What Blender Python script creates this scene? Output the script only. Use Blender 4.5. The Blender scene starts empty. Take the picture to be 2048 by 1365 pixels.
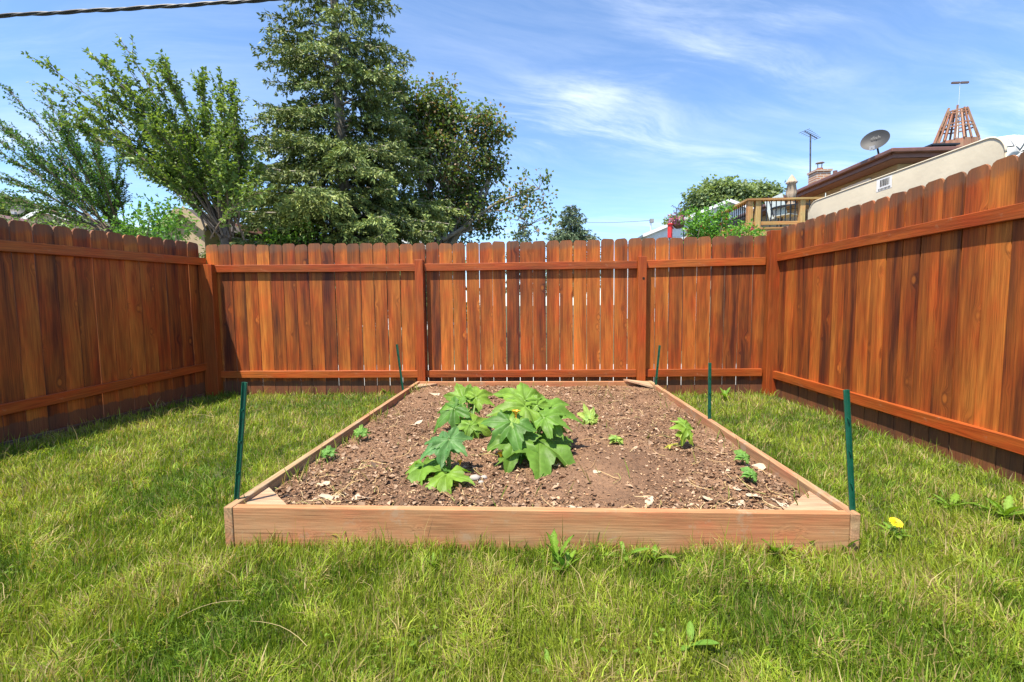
import bpy, bmesh, math, random
import numpy as np
from mathutils import Vector, Matrix, Quaternion, noise as mnoise
rng = np.random.default_rng(7); random.seed(7)
sc = bpy.context.scene
C = sc.collection
# ---------------------------------------------------------------- camera
FPX, PIT, YAW, ROL = 926.4, .0761, .0465, -.0096
CAM = Vector((0, 0, 1.1))
fw = Vector((-math.sin(YAW)*math.cos(PIT), math.cos(YAW)*math.cos(PIT), -math.sin(PIT)))
rt = Vector((math.cos(YAW), math.sin(YAW), 0)); up = rt.cross(fw)
rt2 = rt*math.cos(ROL)+up*math.sin(ROL); up2 = up*math.cos(ROL)-rt*math.sin(ROL)
cd = bpy.data.cameras.new('camera'); cam = bpy.data.objects.new('camera', cd); C.objects.link(cam)
cd.sensor_width = 36; cd.lens = FPX/2048*36; cd.clip_start = .05; cd.clip_end = 5000
cam.matrix_world = Matrix(((rt2.x, up2.x, -fw.x, 0), (rt2.y, up2.y, -fw.y, 0), (rt2.z, up2.z, -fw.z, 1.1), (0, 0, 0, 1)))
sc.camera = cam
def ray(px, py): return fw+rt2*((px-1024)/FPX)+up2*((682.5-py)/FPX)
def at(px, py, Y): d = ray(px, py); return CAM+d*(Y/d.y)            # the point of the photograph's ray at depth Y
def gnd(px, py, z=0.): d = ray(px, py); return CAM+d*((z-1.1)/d.z)
def onplane(px, py, A, n): d = ray(px, py); return CAM+d*((A-CAM).dot(n)/d.dot(n))
# ---------------------------------------------------------------- light
SUN = Vector((.88, 1.05, -3.0)).normalized()
EL = math.asin(-SUN.z); AZ = math.atan2(-SUN.x, -SUN.y)
w = bpy.data.worlds.new('World'); sc.world = w; w.use_nodes = True
sl = bpy.data.lights.new('sun', 'SUN'); so = bpy.data.objects.new('sun', sl); C.objects.link(so)
sl.energy = 5.; sl.angle = math.radians(.6); sl.color = (1, .91, .77)
so.rotation_euler = SUN.to_track_quat('-Z', 'Y').to_euler(); so.location = (-8, -8, 20)
vs = sc.view_settings; vs.view_transform = 'Standard'; vs.look = 'None'; vs.gamma = 1; vs.exposure = 1.05; vs.use_curve_mapping = False
# ---------------------------------------------------------------- node helpers
def nd(nt, typ, props=None, **ins):
    n = nt.nodes.new('ShaderNode'+typ)
    for k, v in (props or {}).items(): setattr(n, k, v)
    for k, v in ins.items():
        s = n.inputs[int(k[1:])] if k[0] == 'i' and k[1:].isdigit() else n.inputs[k.replace('_', ' ')]
        if isinstance(v, bpy.types.NodeSocket): nt.links.new(v, s)
        else: s.default_value = v
    return n
def M_(nt, op, a, b=0., c=0.): return nd(nt, 'Math', {'operation': op}, i0=a, i1=b, i2=c).outputs[0]
def mixc(nt, f, a, b, mode='MIX'):
    n = nd(nt, 'Mix', {'data_type': 'RGBA', 'blend_type': mode}); 
    for s, v in ((n.inputs[0], f), (n.inputs[6], a), (n.inputs[7], b)):
        if isinstance(v, bpy.types.NodeSocket): nt.links.new(v, s)
        else: s.default_value = v if not isinstance(v, tuple) else (*v[:3], 1)
    return n.outputs[2]
def ramp(nt, f, stops):
    n = nd(nt, 'ValToRGB', Fac=f); e = n.color_ramp.elements
    while len(e) < len(stops): e.new(.5)
    for x, (p, c) in zip(e, stops): x.position = p; x.color = (*c, 1) if isinstance(c, tuple) else (c, c, c, 1)
    return n.outputs[0]
def mrange(nt, v, a, b, c=0., d=1.): return nd(nt, 'MapRange', {'interpolation_type': 'SMOOTHSTEP'}, i0=v, i1=a, i2=b, i3=c, i4=d).outputs[0]
def xyz(nt, x, y, z): return nd(nt, 'CombineXYZ', i0=x, i1=y, i2=z).outputs[0]
def newmat(name):
    m = bpy.data.materials.new(name); m.use_nodes = True; nt = m.node_tree
    return m, nt, nt.nodes['Principled BSDF']
def plain(name, col, rough=.6, metal=0., var=.12, scale=8., bump=0.):
    m, nt, b = newmat(name); tc = nd(nt, 'TexCoord').outputs['Object']
    n = nd(nt, 'TexNoise', Vector=tc, Scale=scale, Detail=5.).outputs[0]
    hi = tuple(min(1, c*(1+var)) for c in col); lo = tuple(c*(1-var) for c in col)
    nt.links.new(ramp(nt, n, [(.3, lo), (.7, hi)]), b.inputs['Base Color'])
    b.inputs['Roughness'].default_value = rough; b.inputs['Metallic'].default_value = metal
    if bump:
        n2 = nd(nt, 'TexNoise', Vector=tc, Scale=scale*6, Detail=4.).outputs[0]
        nt.links.new(nd(nt, 'Bump', Strength=bump, Distance=.01, Height=n2).outputs[0], b.inputs['Normal'])
    return m
def leafmat(name, trans=.35, rough=.55, tint=(1., 1., .55), spec=.3):
    m, nt, b = newmat(name); col = nd(nt, 'Attribute', {'attribute_name': 'Col'}).outputs['Color']
    nt.links.new(col, b.inputs['Base Color']); b.inputs['Roughness'].default_value = rough; b.inputs['Specular IOR Level'].default_value = spec
    tr = nd(nt, 'BsdfTranslucent', Color=mixc(nt, 1., col, tint, 'MULTIPLY'))
    mx = nd(nt, 'MixShader', i0=trans, i1=b.outputs[0], i2=tr.outputs[0])
    nt.links.new(mx.outputs[0], nt.nodes['Material Output'].inputs[0]); return m
def wood(name, dark, mid, light, axis=2, knots=1., tip=None, low=None, rough=.62, vary=.55, gscale=1., streak=1., grey=None, ring=.14):
    m, nt, b = newmat(name)
    tc = nd(nt, 'TexCoord').outputs['Object']; rnd = nd(nt, 'ObjectInfo').outputs['Random']
    s = nd(nt, 'SeparateXYZ', i0=tc); ax = [s.outputs[i] for i in range(3)]
    L = ax[axis]; a, c = [ax[i] for i in range(3) if i != axis]
    off = M_(nt, 'MULTIPLY', rnd, 53.); L2 = M_(nt, 'ADD', L, off)
    kd = nd(nt, 'TexVoronoi', Vector=xyz(nt, M_(nt, 'MULTIPLY', a, 6.), M_(nt, 'MULTIPLY', c, 6.), M_(nt, 'MULTIPLY', L2, 3.6)), Scale=1.); kr = nd(nt, 'SeparateColor', i0=kd.outputs['Color']).outputs[0]; kd = M_(nt, 'ADD', kd.outputs['Distance'], M_(nt, 'MULTIPLY', mrange(nt, kr, .35, .75), .14))
    km = mrange(nt, kd, 0., .34, 1., 0.)
    a2 = M_(nt, 'ADD', a, M_(nt, 'MULTIPLY', km, .05*knots))
    def ns(sa, sl, det=3., r=.6): return nd(nt, 'TexNoise', Vector=xyz(nt, M_(nt, 'MULTIPLY', a2, sa), M_(nt, 'MULTIPLY', c, sa), M_(nt, 'MULTIPLY', L2, sl)), Scale=1., Detail=det, Roughness=r).outputs[0]
    fine = ns(190*gscale, 5.); med = ns(46*gscale, 1.3, 2.); fig = ns(11*gscale, .55, 1.); stain = ns(9., .8, 4.)
    rings = M_(nt, 'SINE', M_(nt, 'MULTIPLY', fig, 75.)); rings = mrange(nt, rings, -1., 1., .0, 1.)
    t = M_(nt, 'ADD', M_(nt, 'MULTIPLY', M_(nt, 'SUBTRACT', stain, .5), 1.7*streak), M_(nt, 'ADD', .5, M_(nt, 'MULTIPLY', M_(nt, 'SUBTRACT', rnd, .5), vary)))
    t = M_(nt, 'ADD', t, M_(nt, 'MULTIPLY', M_(nt, 'SUBTRACT', med, .5), .5))
    hue = nd(nt, 'TexNoise', Vector=xyz(nt, M_(nt, 'MULTIPLY', a, 4.), M_(nt, 'MULTIPLY', c, 4.), M_(nt, 'ADD', M_(nt, 'MULTIPLY', L2, 1.7), 31.)), Scale=1., Detail=5., Roughness=.65).outputs[0]
    col = ramp(nt, t, [(.08, dark), (.5, mid), (.92, light)])
    col = mixc(nt, 1., col, ramp(nt, hue, [(.32, (1.15, .8, .8)), (.5, (1., 1., 1.)), (.68, (.95, 1.18, 1.25))]), 'MULTIPLY')
    crk = nd(nt, 'TexNoise', Vector=xyz(nt, M_(nt, 'MULTIPLY', a2, 70.), M_(nt, 'MULTIPLY', c, 70.), M_(nt, 'MULTIPLY', L2, .9)), Scale=1., Detail=2.).outputs[0]
    col = mixc(nt, M_(nt, 'MULTIPLY', mrange(nt, crk, .7, .76), .7*min(1, knots+.2)), col, tuple(x*.35 for x in dark))
    g = M_(nt, 'ADD', M_(nt, 'MULTIPLY', fine, .75), M_(nt, 'MULTIPLY', rings, ring))
    col = mixc(nt, 1., col, ramp(nt, g, [(.2, .55), (.6, 1.1)]), 'MULTIPLY')
    if knots:
        col = mixc(nt, M_(nt, 'MULTIPLY', mrange(nt, kd, .05, .16, 1., 0.), .4), col, tuple(x*1.05 for x in light))
        col = mixc(nt, M_(nt, 'MULTIPLY', M_(nt, 'MULTIPLY', mrange(nt, kd, .08, .13), mrange(nt, kd, .13, .2, 1., 0.)), .32), col, tuple(x*.5 for x in dark))
    blot = nd(nt, 'TexNoise', Vector=tc, Scale=9., Detail=5., Roughness=.7).outputs[0]
    if tip:                                                     # bare weathered wood at the picket tips
        f = M_(nt, 'MULTIPLY', mrange(nt, M_(nt, 'ADD', L, M_(nt, 'MULTIPLY', M_(nt, 'ADD', fine, blot), .12)), tip[0], tip[0]+.05), tip[1])
        col = mixc(nt, f, col, tip[2])
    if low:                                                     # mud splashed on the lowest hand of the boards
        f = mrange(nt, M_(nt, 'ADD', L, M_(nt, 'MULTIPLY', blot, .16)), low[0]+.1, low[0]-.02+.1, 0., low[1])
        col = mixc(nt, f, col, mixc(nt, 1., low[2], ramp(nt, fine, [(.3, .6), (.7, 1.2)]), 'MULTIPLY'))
    if grey:
        col = mixc(nt, mrange(nt, blot, grey[0], grey[0]+.12, 0., grey[2] if len(grey) > 2 else .8), col, grey[1])
    nt.links.new(col, b.inputs['Base Color']); b.inputs['Roughness'].default_value = rough; b.inputs['Specular IOR Level'].default_value = .3
    nt.links.new(nd(nt, 'Bump', Strength=.45, Distance=.003, Height=g).outputs[0], b.inputs['Normal'])
    return m
# ---------------------------------------------------------------- sky
nt = w.node_tree; bg = nt.nodes['Background']; bg.inputs['Strength'].default_value = .125
sky = nd(nt, 'TexSky', {'sky_type': 'NISHITA', 'sun_disc': False, 'sun_elevation': EL, 'sun_rotation': AZ, 'altitude': 200., 'air_density': .9, 'dust_density': .3, 'ozone_density': 1.2})
dr = nd(nt, 'SeparateXYZ', i0=nd(nt, 'TexCoord').outputs['Generated'])
zz = M_(nt, 'ADD', M_(nt, 'MAXIMUM', dr.outputs[2], 0.), .12)
u = M_(nt, 'DIVIDE', dr.outputs[0], zz); v = M_(nt, 'DIVIDE', dr.outputs[1], zz)
SEED = 45.5
uu = M_(nt, 'ADD', M_(nt, 'MULTIPLY', u, .94), M_(nt, 'MULTIPLY', v, .34)); vv = M_(nt, 'SUBTRACT', M_(nt, 'MULTIPLY', v, .94), M_(nt, 'MULTIPLY', u, .34))
wv = M_(nt, 'MULTIPLY', nd(nt, 'TexNoise', Vector=xyz(nt, M_(nt, 'MULTIPLY', uu, .6), M_(nt, 'MULTIPLY', vv, .8), SEED+2.3), Scale=1., Detail=3.).outputs[0], .8)
c1 = nd(nt, 'TexNoise', Vector=xyz(nt, M_(nt, 'MULTIPLY', uu, .9), M_(nt, 'MULTIPLY', M_(nt, 'ADD', vv, wv), 3.4), SEED), Scale=1., Detail=10., Roughness=.64, Distortion=.25).outputs[0]
c2 = nd(nt, 'TexNoise', Vector=xyz(nt, M_(nt, 'MULTIPLY', uu, .7), M_(nt, 'MULTIPLY', vv, 1.), SEED+9.4), Scale=1., Detail=3.).outputs[0]
cl = M_(nt, 'MULTIPLY', mrange(nt, c1, .42, .8), mrange(nt, c2, .42, .7))
cl = M_(nt, 'ADD', M_(nt, 'MULTIPLY', cl, .7), M_(nt, 'MULTIPLY', mrange(nt, c1, .3, .75), .16))
nt.links.new(mixc(nt, cl, mixc(nt, 1., sky.outputs[0], (.84, .99, 1.12), 'MULTIPLY'), (5.6, 6.0, 6.6)), bg.inputs['Color'])
# ---------------------------------------------------------------- mesh helpers
def tag(o, label=None, cat=None, group=None, kind=None):
    for k, v in (('label', label), ('category', cat), ('group', group), ('kind', kind)):
        if v: o[k] = v
    return o
def obj(name, me, mat=None, parent=None, loc=None):
    o = bpy.data.objects.new(name, me); C.objects.link(o)
    if mat and not me.materials: me.materials.append(mat)
    if parent: o.parent = parent
    if loc is not None: o.location = loc
    return o
def thing(name, loc, label, cat, group=None):
    o = bpy.data.objects.new(name, None); C.objects.link(o); o.location = loc; o.empty_display_size = .1
    return tag(o, label, cat, group)
def npmesh(name, V, T, col=None, mat=None, smooth=False):
    V = np.asarray(V, np.float32); T = np.asarray(T, np.int32); me = bpy.data.meshes.new(name)
    me.vertices.add(len(V)); me.vertices.foreach_set('co', V.ravel())
    k = T.shape[1]; me.loops.add(T.size); me.loops.foreach_set('vertex_index', T.ravel())
    me.polygons.add(len(T)); me.polygons.foreach_set('loop_start', np.arange(0, T.size, k, dtype=np.int32))
    try: me.polygons.foreach_set('loop_total', np.full(len(T), k, np.int32))
    except Exception: pass
    if smooth: me.polygons.foreach_set('use_smooth', np.ones(len(T), bool))
    if col is not None:
        c = np.ones((len(V), 4), np.float32); c[:, :3] = col
        me.color_attributes.new('Col', 'FLOAT_COLOR', 'POINT').data.foreach_set('color', c.ravel())
    me.update(); me.validate()
    if mat: me.materials.append(mat)
    return me
class MB:
    def __init__(s): s.v = []; s.f = []
    def add(s, V, F):
        n = len(s.v); s.v += [tuple(x) for x in V]; s.f += [tuple(i+n for i in f) for f in F]; return s
    def box(s, x0, x1, y0, y1, z0, z1, R=None, o=(0, 0, 0)):
        V = [Vector((x, y, z)) for z in (z0, z1) for x, y in ((x0, y0), (x1, y0), (x1, y1), (x0, y1))]
        if R: V = [R @ p for p in V]
        V = [p+Vector(o) for p in V]
        return s.add(V, [(3, 2, 1, 0), (4, 5, 6, 7), (0, 1, 5, 4), (1, 2, 6, 5), (2, 3, 7, 6), (3, 0, 4, 7)])
    def tube(s, P, R, n=6, cap=True):
        P = [Vector(p) for p in P]; R = R if hasattr(R, '__len__') else [R]*len(P); rings = []
        for i, p in enumerate(P):
            t = (P[min(i+1, len(P)-1)]-P[max(i-1, 0)]); t = t.normalized() if t.length > 1e-9 else Vector((0, 0, 1))
            q = t.to_track_quat('Z', 'Y'); rings.append([p+q @ Vector((math.cos(2*math.pi*k/n)*R[i], math.sin(2*math.pi*k/n)*R[i], 0)) for k in range(n)])
        F = []
        for i in range(len(P)-1):
            for k in range(n): k2 = (k+1) % n; F.append((i*n+k, i*n+k2, (i+1)*n+k2, (i+1)*n+k))
        if cap: F += [tuple(range(n-1, -1, -1)), tuple((len(P)-1)*n+k for k in range(n))]
        return s.add([p for r in rings for p in r], F)
    def bar(s, a, b, w, h, upv=(0, 0, 1)):
        a = Vector(a); b = Vector(b); t = (b-a).normalized(); x = t.cross(Vector(upv)).normalized(); y = x.cross(t)
        V = [p+x*dx*w/2+y*dy*h/2 for p in (a, b) for dx, dy in ((-1, -1), (1, -1), (1, 1), (-1, 1))]
        return s.add(V, [(3, 2, 1, 0), (4, 5, 6, 7), (0, 1, 5, 4), (1, 2, 6, 5), (2, 3, 7, 6), (3, 0, 4, 7)])
    def prism(s, poly, z0, z1):
        n = len(poly); return s.add([(x, y, z) for z in (z0, z1) for x, y in poly], [tuple(range(n-1, -1, -1)), tuple(range(n, 2*n))]+[(k, (k+1) % n, (k+1) % n+n, k+n) for k in range(n)])
    def mesh(s, name, mat=None, smooth=False):
        me = bpy.data.meshes.new(name); me.from_pydata(s.v, [], s.f)
        if smooth: me.polygons.foreach_set('use_smooth', np.ones(len(me.polygons), bool))
        me.update()
        if mat: me.materials.append(mat)
        return me
    def build(s, name, mat, parent=None, loc=None, smooth=False, bevel=0.):
        if parent is not None and loc is None:                      # vertices given in world space
            p = parent.matrix_world if parent.parent else None
            o0 = parent.location if not parent.parent else parent.parent.location+parent.location
            s.v = [tuple(Vector(q)-o0) for q in s.v]
        o = obj(name, s.mesh(name, mat, smooth), None, parent, loc)
        if bevel:
            b = o.modifiers.new('bevel', 'BEVEL'); b.width = bevel; b.segments = 2; b.limit_method = 'ANGLE'
        return o
def cards(P, D, N, L, W, fold=.15):
    """leaf-shaped rhombs; P base, D direction, N normal"""
    D = D/np.linalg.norm(D, axis=1, keepdims=True); S = np.cross(D, N); S /= np.linalg.norm(S, axis=1, keepdims=True)+1e-9; N = np.cross(S, D)
    L = L[:, None]; W = W[:, None]
    V = np.stack([P, P+D*L*.45+S*W/2+N*W*fold, P+D*L-N*L*.12, P+D*L*.45-S*W/2+N*W*fold], 1).reshape(-1, 3)
    b = np.arange(len(P))[:, None]*4
    return V, np.concatenate([b+[0, 1, 2], b+[0, 2, 3]], 1).reshape(-1, 3)
def unit(n):
    v = rng.normal(size=(n, 3)); return v/np.linalg.norm(v, axis=1, keepdims=True)
# ---------------------------------------------------------------- layout
YB = 5.66
BL = gnd(408, 796); BR = gnd(1527, 786); BL.y = BR.y = YB
LN = gnd(0, 899); LN.z = 0; RN = gnd(2048, 978); RN.z = 0
BL.z = BR.z = 0
BX0, BX1, BY0, BY1, BZ = -1.428, 1.406, 2.0, 5.555, .19
# ---------------------------------------------------------------- ground
g, nt, b = newmat('lawn_soil'); tc = nd(nt, 'TexCoord').outputs['Object']
n1 = nd(nt, 'TexNoise', Vector=tc, Scale=3., Detail=6.).outputs[0]
nt.links.new(ramp(nt, n1, [(.3, (.035, .045, .012)), (.7, (.09, .085, .03))]), b.inputs['Base Color']); b.inputs['Roughness'].default_value = .9
MB().add([(-900, -900, 0), (900, -900, 0), (900, 1500, 0), (-900, 1500, 0)], [(0, 1, 2, 3)]).build('ground', g)['kind'] = 'structure'
conc = plain('concrete', (.42, .41, .39), .85, 0, .15, 3., .2)
MB().add([(-40, 6.3, .004), (40, 6.3, .004), (40, 8.6, .004), (-40, 8.6, .004)], [(0, 1, 2, 3)]).build('path', conc)['kind'] = 'structure'
# ---------------------------------------------------------------- fences
ORD, ORM, ORL = (.08, .02, .008), (.31, .077, .0125), (.54, .165, .026)
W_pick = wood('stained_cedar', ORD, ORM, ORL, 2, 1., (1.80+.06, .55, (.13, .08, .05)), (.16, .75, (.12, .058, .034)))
W_rail = wood('stained_rail', (.17, .036, .009), (.34, .072, .013), (.44, .115, .021), 0, .6, rough=.5, vary=.3, streak=.6, grey=(.63, (.36, .2, .11), .4))
W_post = wood('stained_post', (.15, .033, .009), (.31, .066, .012), (.4, .1, .019), 2, .5, rough=.5, vary=.3, streak=.6)
PW, PT = .1555, .017
def picket_mesh(k):
    r = random.Random(k); h = 1.85; w_ = PW/2; c = .030+r.uniform(-.006, .006); e = r.uniform(-.004, .004)
    prof = [(-w_, 0), (w_, 0), (w_, h-c*1.15), (w_-c*.35, h-c*.35), (w_-c*.95, h+e), (-w_+c*.95, h-e), (-w_+c*.35, h-c*.4), (-w_, h-c*1.1)]
    m = MB(); n = len(prof); V = [(x, y, z) for y in (0, PT) for x, z in prof]
    m.add(V, [tuple(range(n)), tuple(range(2*n-1, n-1, -1))]+[((i+1) % n, i, i+n, (i+1) % n+n) for i in range(n)])
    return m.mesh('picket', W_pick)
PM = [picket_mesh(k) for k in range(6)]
def interp(tab, x):
    return float(np.interp(x, [t[0] for t in tab], [t[1] for t in tab]))
def fence(A, B, label, tops, n_extra, jit, s0=0.):
    """A -> B along the pickets' inner faces; the yard lies on the right-hand side of A->B rotated (n)"""
    d = (B-A).normalized(); n = Vector((d.y, -d.x, 0)); L = (B-A).length
    root = thing('wooden_fence', A, label, 'fence'); R = d.to_track_quat('X', 'Z').to_matrix()
    q = math.atan2(d.y, d.x); cnt = int(round((L-s0)/.163))+n_extra; r = random.Random(jit)
    for i in range(cnt):
        s = s0+(i+.5)*.163+r.uniform(-.002, .002); p = A+d*s
        h = tops(s)+r.uniform(-.008, .008)
        o = obj('picket', PM[r.randrange(6)], None, root, (p-A)+Vector((0, 0, 0))-n*0)
        o.location = p-A; o.rotation_euler = (0, r.uniform(-.0025, .0025), q); o.scale = (1+r.uniform(-.015, .008), 1, h/1.85)
    return root, d, n, q
def rail(root, a, b, n, top=.089):
    """a,b world points on the upper inner edge line of the rail at the picket face"""
    a = Vector(a); b = Vector(b); t = b-a; L = t.length; m = MB(); N = max(2, int(L/.25))
    r = random.Random(int(L*1000)); V = []; F = []
    for i in range(N+1):
        x = L*i/N; j = lambda s: r.uniform(-s, s)
        V += [(x, 0, -.089+j(.001)), (x, -.038+j(.001), -.089+j(.002)), (x, -.038+j(.001), j(.002)), (x, 0, j(.002))]
        if i: k = 4*i; F += [(k-4+e, k-4+(e+1) % 4, k+(e+1) % 4, k+e) for e in range(4)]
    F += [(3, 2, 1, 0), (4*N, 4*N+1, 4*N+2, 4*N+3)]
    o = obj('rail', m.add(V, F).mesh('rail', W_rail), None, root); o.location = a-root.location
    x = t.normalized(); y = -Vector(n); y = (y-x*y.dot(x)).normalized(); z = x.cross(y)
    o.rotation_euler = Matrix((x, y, z)).transposed().to_euler()
    bv = o.modifiers.new('bevel', 'BEVEL'); bv.width = .003; bv.segments = 1; return o
def post(root, p, h, q, n, depth=.09, wd=.098):
    m = MB().box(-wd/2, wd/2, -depth, -.001, 0, h); o = obj('post', m.mesh('post', W_post), None, root); o.location = Vector(p)-root.location; o.rotation_euler = (0, 0, q)
    bv = o.modifiers.new('bevel', 'BEVEL'); bv.width = .004; bv.segments = 2; return o
# back fence (left -> right, yard towards -Y)
nB = Vector((0, -1, 0)); A0 = Vector((BL.x, YB, 0)); B0 = Vector((BR.x, YB, 0))
tpB = [(at(px, py, YB).x, at(px, py, YB).z) for px, py in ((413, 490), (840, 487), (1020, 484), (1180, 480), (1297, 476), (1516, 472.5))]
upB = [(at(px, py, YB-.04).x, at(px, py, YB-.04).z) for px, py in ((413, 531), (828, 528), (1020, 527.5), (1272, 522), (1516, 515))]
loB = [(at(px, py, YB-.04).x, at(px, py, YB-.04).z) for px, py in ((430, 743), (1270, 740), (1510, 738))]
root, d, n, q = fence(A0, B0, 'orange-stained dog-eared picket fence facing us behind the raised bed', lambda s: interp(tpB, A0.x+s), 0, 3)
pxs = [at(x, 650, YB-.09).x for x in (840, 1284)]
cuts = [A0.x+.05, pxs[0], pxs[1], B0.x-.05]
for k in range(3):
    xa, xb = cuts[k]+.05, cuts[k+1]-.05
    for tab in (upB, loB): rail(root, (xa, YB-.0005, interp(tab, xa)), (xb, YB-.0005, interp(tab, xb)), nB)
post(root, (A0.x+.05, YB, 0), interp(upB, A0.x)+.005, 0, nB, .10, .17)
for x in pxs: post(root, (x, YB, 0), interp(upB, x)+.045, 0, nB)
kn = MB().tube([(pxs[1]+.012, YB-.0935, at(1283, 557, YB-.09).z), (pxs[1]+.012, YB-.085, at(1283, 557, YB-.09).z)], .014, 10)
kn.build('knot_hole', plain('knot_dark', (.01, .006, .004), .9), root)
post(root, (B0.x-.02, YB, 0), interp(tpB, B0.x)+.05, 0, nB, .105, .13)
def side_fence(A, Np, label, tops_px, up_px, lo_px, left, seed):
    """A corner at the back, Np a nearer point; runs towards the camera and on past it"""
    d = (Np-A).normalized(); n = Vector((1, 0, 0)) if left else Vector((-1, 0, 0)); n = (n-d*n.dot(d)).normalized()
    tp = sorted([((onplane(px, py, A, n)-A).dot(d), onplane(px, py, A, n).z) for px, py in tops_px])
    L = 6.6
    # picket runs so that local -Y is the yard side
    root = thing('wooden_fence', A, label, 'fence'); r = random.Random(seed); yv = -n; q = math.atan2(-yv.x, yv.y)
    for i in range(int(L/.163)):
        s = .09+(i+.5)*.163+r.uniform(-.002, .002)
        o = obj('picket', PM[r.randrange(6)], None, root, d*s); o.rotation_euler = (0, r.uniform(-.0025, .0025), q)
        o.scale = (1+r.uniform(-.012, .01), 1, (interp(tp, s)+r.uniform(-.008, .008))/1.85)
    for tab in (up_px, lo_px):
        pts = [onplane(px, py, A+n*.038, n) for px, py in tab]; s0, s1 = [(p-A).dot(d) for p in pts]; z0, z1 = pts[0].z, pts[1].z
        f = lambda s: z0+(z1-z0)*(s-s0)/(s1-s0)
        a = A+d*.02+n*.0005; a.z = f(.02); b_ = A+d*4.4+n*.0005; b_.z = f(4.4)
        o = rail(root, a, b_, n)
        c_ = A+d*4.5+n*.0005; c_.z = f(4.5); e_ = A+d*L+n*.0005; e_.z = f(L); rail(root, c_, e_, n)
    post(root, A+d*4.45, 1.66, q, n)
    return root
LD = (LN-BL).normalized()
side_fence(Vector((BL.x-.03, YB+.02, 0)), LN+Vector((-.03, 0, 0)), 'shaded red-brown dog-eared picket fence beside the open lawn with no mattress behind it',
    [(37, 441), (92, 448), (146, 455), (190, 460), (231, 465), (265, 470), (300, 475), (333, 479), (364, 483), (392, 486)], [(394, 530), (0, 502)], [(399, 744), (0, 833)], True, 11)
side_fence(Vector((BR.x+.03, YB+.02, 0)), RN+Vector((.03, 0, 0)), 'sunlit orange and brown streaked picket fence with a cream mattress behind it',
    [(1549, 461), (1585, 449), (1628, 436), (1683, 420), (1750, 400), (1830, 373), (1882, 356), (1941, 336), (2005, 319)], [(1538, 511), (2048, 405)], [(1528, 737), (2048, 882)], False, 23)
W_bed = wood('bed_timber', (.32, .14, .06), (.46, .21, .095), (.5, .27, .135), 0, 1., rough=.75, vary=.2, gscale=.8, streak=.8, ring=.05, grey=(.58, (.36, .25, .16), .6))
W_bedy = wood('bed_timber_side', (.25, .15, .08), (.38, .23, .12), (.48, .31, .18), 1, .4, rough=.8, vary=.2, gscale=.8, streak=.7, grey=(.55, (.34, .27, .2), .6))
W_ply = wood('corner_plywood', (.30, .2, .12), (.42, .29, .18), (.5, .36, .24), 0, 0, rough=.85, vary=.2, gscale=.5, streak=.5)
# edging strip at the foot of the left fence
ed = MB(); a = BL+LD*.2+Vector((.03, 0, 0)); ed.bar(a+Vector((0, 0, .02)), a+LD*5.4+Vector((0, 0, .02)), .03, .07)
e = ed.build('edging_board', wood('edging_wood', (.1, .06, .04), (.2, .13, .085), (.3, .2, .14), 1, 0)); tag(e, 'thin weathered timber edging along the foot of the shaded fence', 'edging')
# ---------------------------------------------------------------- raised bed
bed = thing('raised_garden_bed', ((BX0+BX1)/2, (BY0+BY1)/2, 0), 'low rectangular timber raised bed filled with brown soil', 'raised bed')
T = .04
def board(name, x0, x1, y0, y1, z0, z1, mat, rz=0.):
    cx, cy = (x0+x1)/2, (y0+y1)/2; m = MB().box(x0-cx, x1-cx, y0-cy, y1-cy, z0, z1)
    o = obj(name, m.mesh(name, mat), None, bed, Vector((cx, cy, 0))-bed.location); bv = o.modifiers.new('bevel', 'BEVEL'); bv.width = .004; bv.segments = 2; return o
board('board', BX0+T+.001, BX1-T-.001, BY0+.004, BY0+T+.004, -.02, BZ-.002, W_bed)
board('board', BX0+T+.001, BX1-T-.001, BY1-T, BY1, -.02, BZ-.002, W_bed)
board('board', BX0, BX0+T, BY0, BY1, -.02, BZ, W_bedy); board('board', BX1-T, BX1, BY0, BY1, -.02, BZ, W_bedy)
def brace(x, y, sx, sy, a=.24, b_=.2, z=BZ-.022, mat=W_ply):
    P = [(x, y), (x+sx*a, y), (x, y+sy*b_)]
    if sx*sy < 0: P = P[::-1]
    o = MB().prism([(p[0]-x, p[1]-y) for p in P], -.018, 0).build('corner_brace', mat, bed, Vector((x, y, z))-bed.location); return o
brace(BX0+T+.001, BY0+T+.005, 1, 1, .25, .25); brace(BX1-T-.001, BY0+T+.005, -1, 1, .28, .26)
brace(BX0+T+.001, BY1-T-.001, 1, -1, .22, .3); o = brace(BX1-T-.001, BY1-T-.001, -1, -1, .3, .22, BZ-.006); o.rotation_euler = (0.1, .12, 0)
# soil
def soilz(x, y):
    m = min(x-BX0, BX1-x, y-BY0, BY1-y)
    base = .135+.03*min(1, max(0, (m-.05)/.6)); 
    return base+.022*mnoise.noise((x*1.7, y*1.7, 0))+.012*mnoise.noise((x*7, y*7, 3))+.007*mnoise.noise((x*23, y*23, 7))+.004*mnoise.noise((x*60, y*60, 1))
NX, NY = 230, 280; X = np.linspace(BX0+T*.5, BX1-T*.5, NX); Y = np.linspace(BY0+T*.6, BY1-T*.5, NY)
V = [(x, y, soilz(x, y)) for y in Y for x in X]
idx = np.arange(NX*NY).reshape(NY, NX); Q = np.stack([idx[:-1, :-1], idx[:-1, 1:], idx[1:, 1:], idx[1:, :-1]], -1).reshape(-1, 4)
sm, nt, b = newmat('soil'); tc = nd(nt, 'TexCoord').outputs['Object']
n1 = nd(nt, 'TexNoise', Vector=tc, Scale=2.2, Detail=4.).outputs[0]; n2 = nd(nt, 'TexNoise', Vector=tc, Scale=70., Detail=5., Roughness=.75).outputs[0]
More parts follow.
